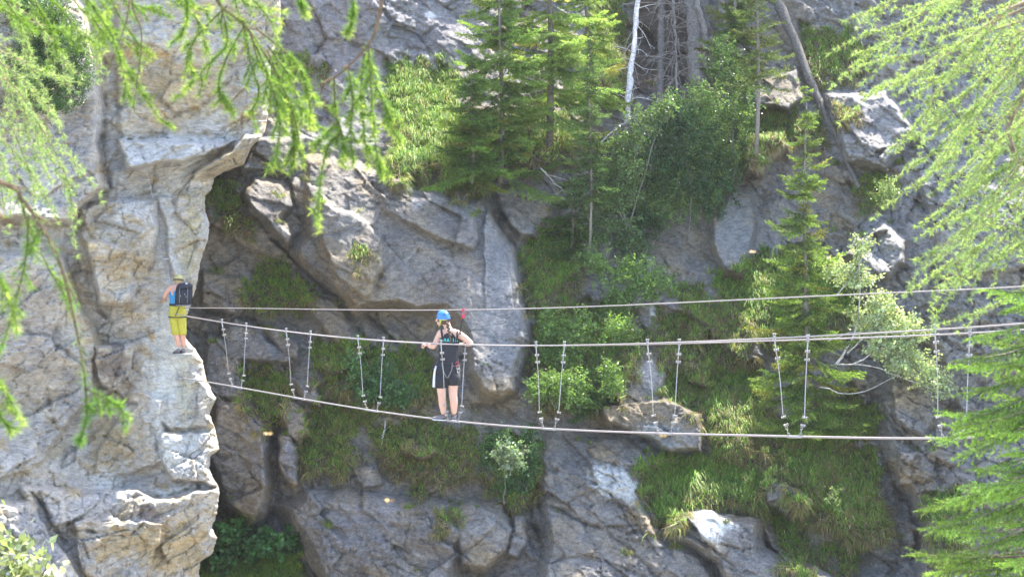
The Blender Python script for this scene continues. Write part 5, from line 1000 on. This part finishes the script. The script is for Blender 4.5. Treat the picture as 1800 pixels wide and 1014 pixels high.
m = MB(); loft(m, [(hcc-tz*.02, X*.104, unit(np.array([0, 1, -.25]))*.123), (hcc-tz*.002, X*.104, unit(np.array([0, 1, -.25]))*.123)], 24, cap=(False, False)); m.build('helmet_rim', navy, ho)
m = MB(); ellipsoid(m, hcc+np.array([0, -.03, -.04]), X*.080, Y*.08, Z*.06, -1, 1, 10, 18); m.build('hair', blond, cr)
# backpack
bp_ = empty('backpack', K(322, 533, -.25)); tag(bp_, 'dark navy backpack worn by the climber on the pale rock', 'backpack')
m = MB(); tp_ = lambda u, v, a, bb, dd: (K(u, v, dd), X*a+Y*.02, Y*bb)
loft(m, [tp_(322.5,536.5,.12,.07,-.20), tp_(322.5,534,.165,.115,-.20), tp_(323,524,.165,.125,-.21), tp_(323.5,512,.165,.125,-.20), tp_(324,503,.15,.115,-.18), tp_(324,499.5,.11,.08,-.15)], 20); m.build('pack_body', navy, bp_)
m = MB(); loft(m, [tp_(324.5,506,.155,.12,-.225), tp_(325,501,.150,.12,-.215), tp_(324.5,497.5,.10,.08,-.18), tp_(324,497,.04,.03,-.17)], 20); m.build('lid', navy, bp_)
m = MB(); loft(m, [tp_(322.5,537.2,.13,.09,-.22), tp_(322.5,535,.15,.11,-.22)], 18); m.build('base_panel', grey, bp_)
for u in (316, 330): m = MB(); m.tube([K(u, 506, -.335), K(u-.4, 520, -.345), K(u-.8, 533, -.325)], .006, 5); m.build('strap', grey, bp_)
m = MB(); m.tube([K(329, 499.5, -.25), K(326, 498.0, -.25)], [.02, .012], 8); m.build('buckle', white, bp_)
for (u, v) in ((317,519), (325,516), (327,520)): m = MB(); m.tube([K(u, v, -.345), K(u, v+2.5, -.345)], .006, 5); m.build('lash_tab', M['steel'], bp_)
# small insects glinting in the sun
am = plain('amber_wings', (.75, .45, .15), .5)
for (u, v, s, lb) in ((471,763,1.0,'blurred amber insect in flight above the grey block at lower left'), (685,880,1.2,'blurred amber insect in flight in front of the large grey boulder'), (1166,766,.9,'amber insect just below the sixth stirrup at the foot cable'), (1323,443,.7,'tiny amber insect left of the slim spruce')):
    r_ = empty('flying_insect', P(u, v, 6.0)); tag(r_, lb, 'insect')
    m = MB(); c = P(u, v, 6.0); ellipsoid(m, c, X*.0018*s, Y*.006*s, Z*.0022*s, n=8, k=8); m.build('body', hairm, r_)
    for k in (-1, 1): m = MB(); leaves(m, np.array([c]), unit(np.array([[k, .2, .25]])), .014*s, .0055*s, (1, 1, 1)); m.build('wing', am, r_)
# ------------------------------------------------------------------ thin scattering volume added to lift the shade
hb_ = MB(); x0, x1, y0, y1, z0, z1 = -130, 130, -70, 130, -60, 60
vv = [(x, y, z) for z in (z0, z1) for y in (y0, y1) for x in (x0, x1)]
hb_.add(vv, None, [(0,2,3,1),(4,5,7,6),(0,1,5,4),(2,6,7,3),(0,4,6,2),(1,3,7,5)])
hz = bpy.data.materials.new('fill_haze'); hz.use_nodes = True; nt = hz.node_tree; nt.nodes.remove(nt.nodes['Principled BSDF'])
pvn = nt.nodes.new('ShaderNodeVolumePrincipled'); pvn.inputs['Color'].default_value = (.97, .98, 1, 1); pvn.inputs['Density'].default_value = FILL_HAZE; pvn.inputs['Anisotropy'].default_value = .3
nt.links.new(pvn.outputs[0], nt.nodes['Material Output'].inputs['Volume'])
tag(hb_.build('fill_haze', hz, smooth=False), kind='stuff')
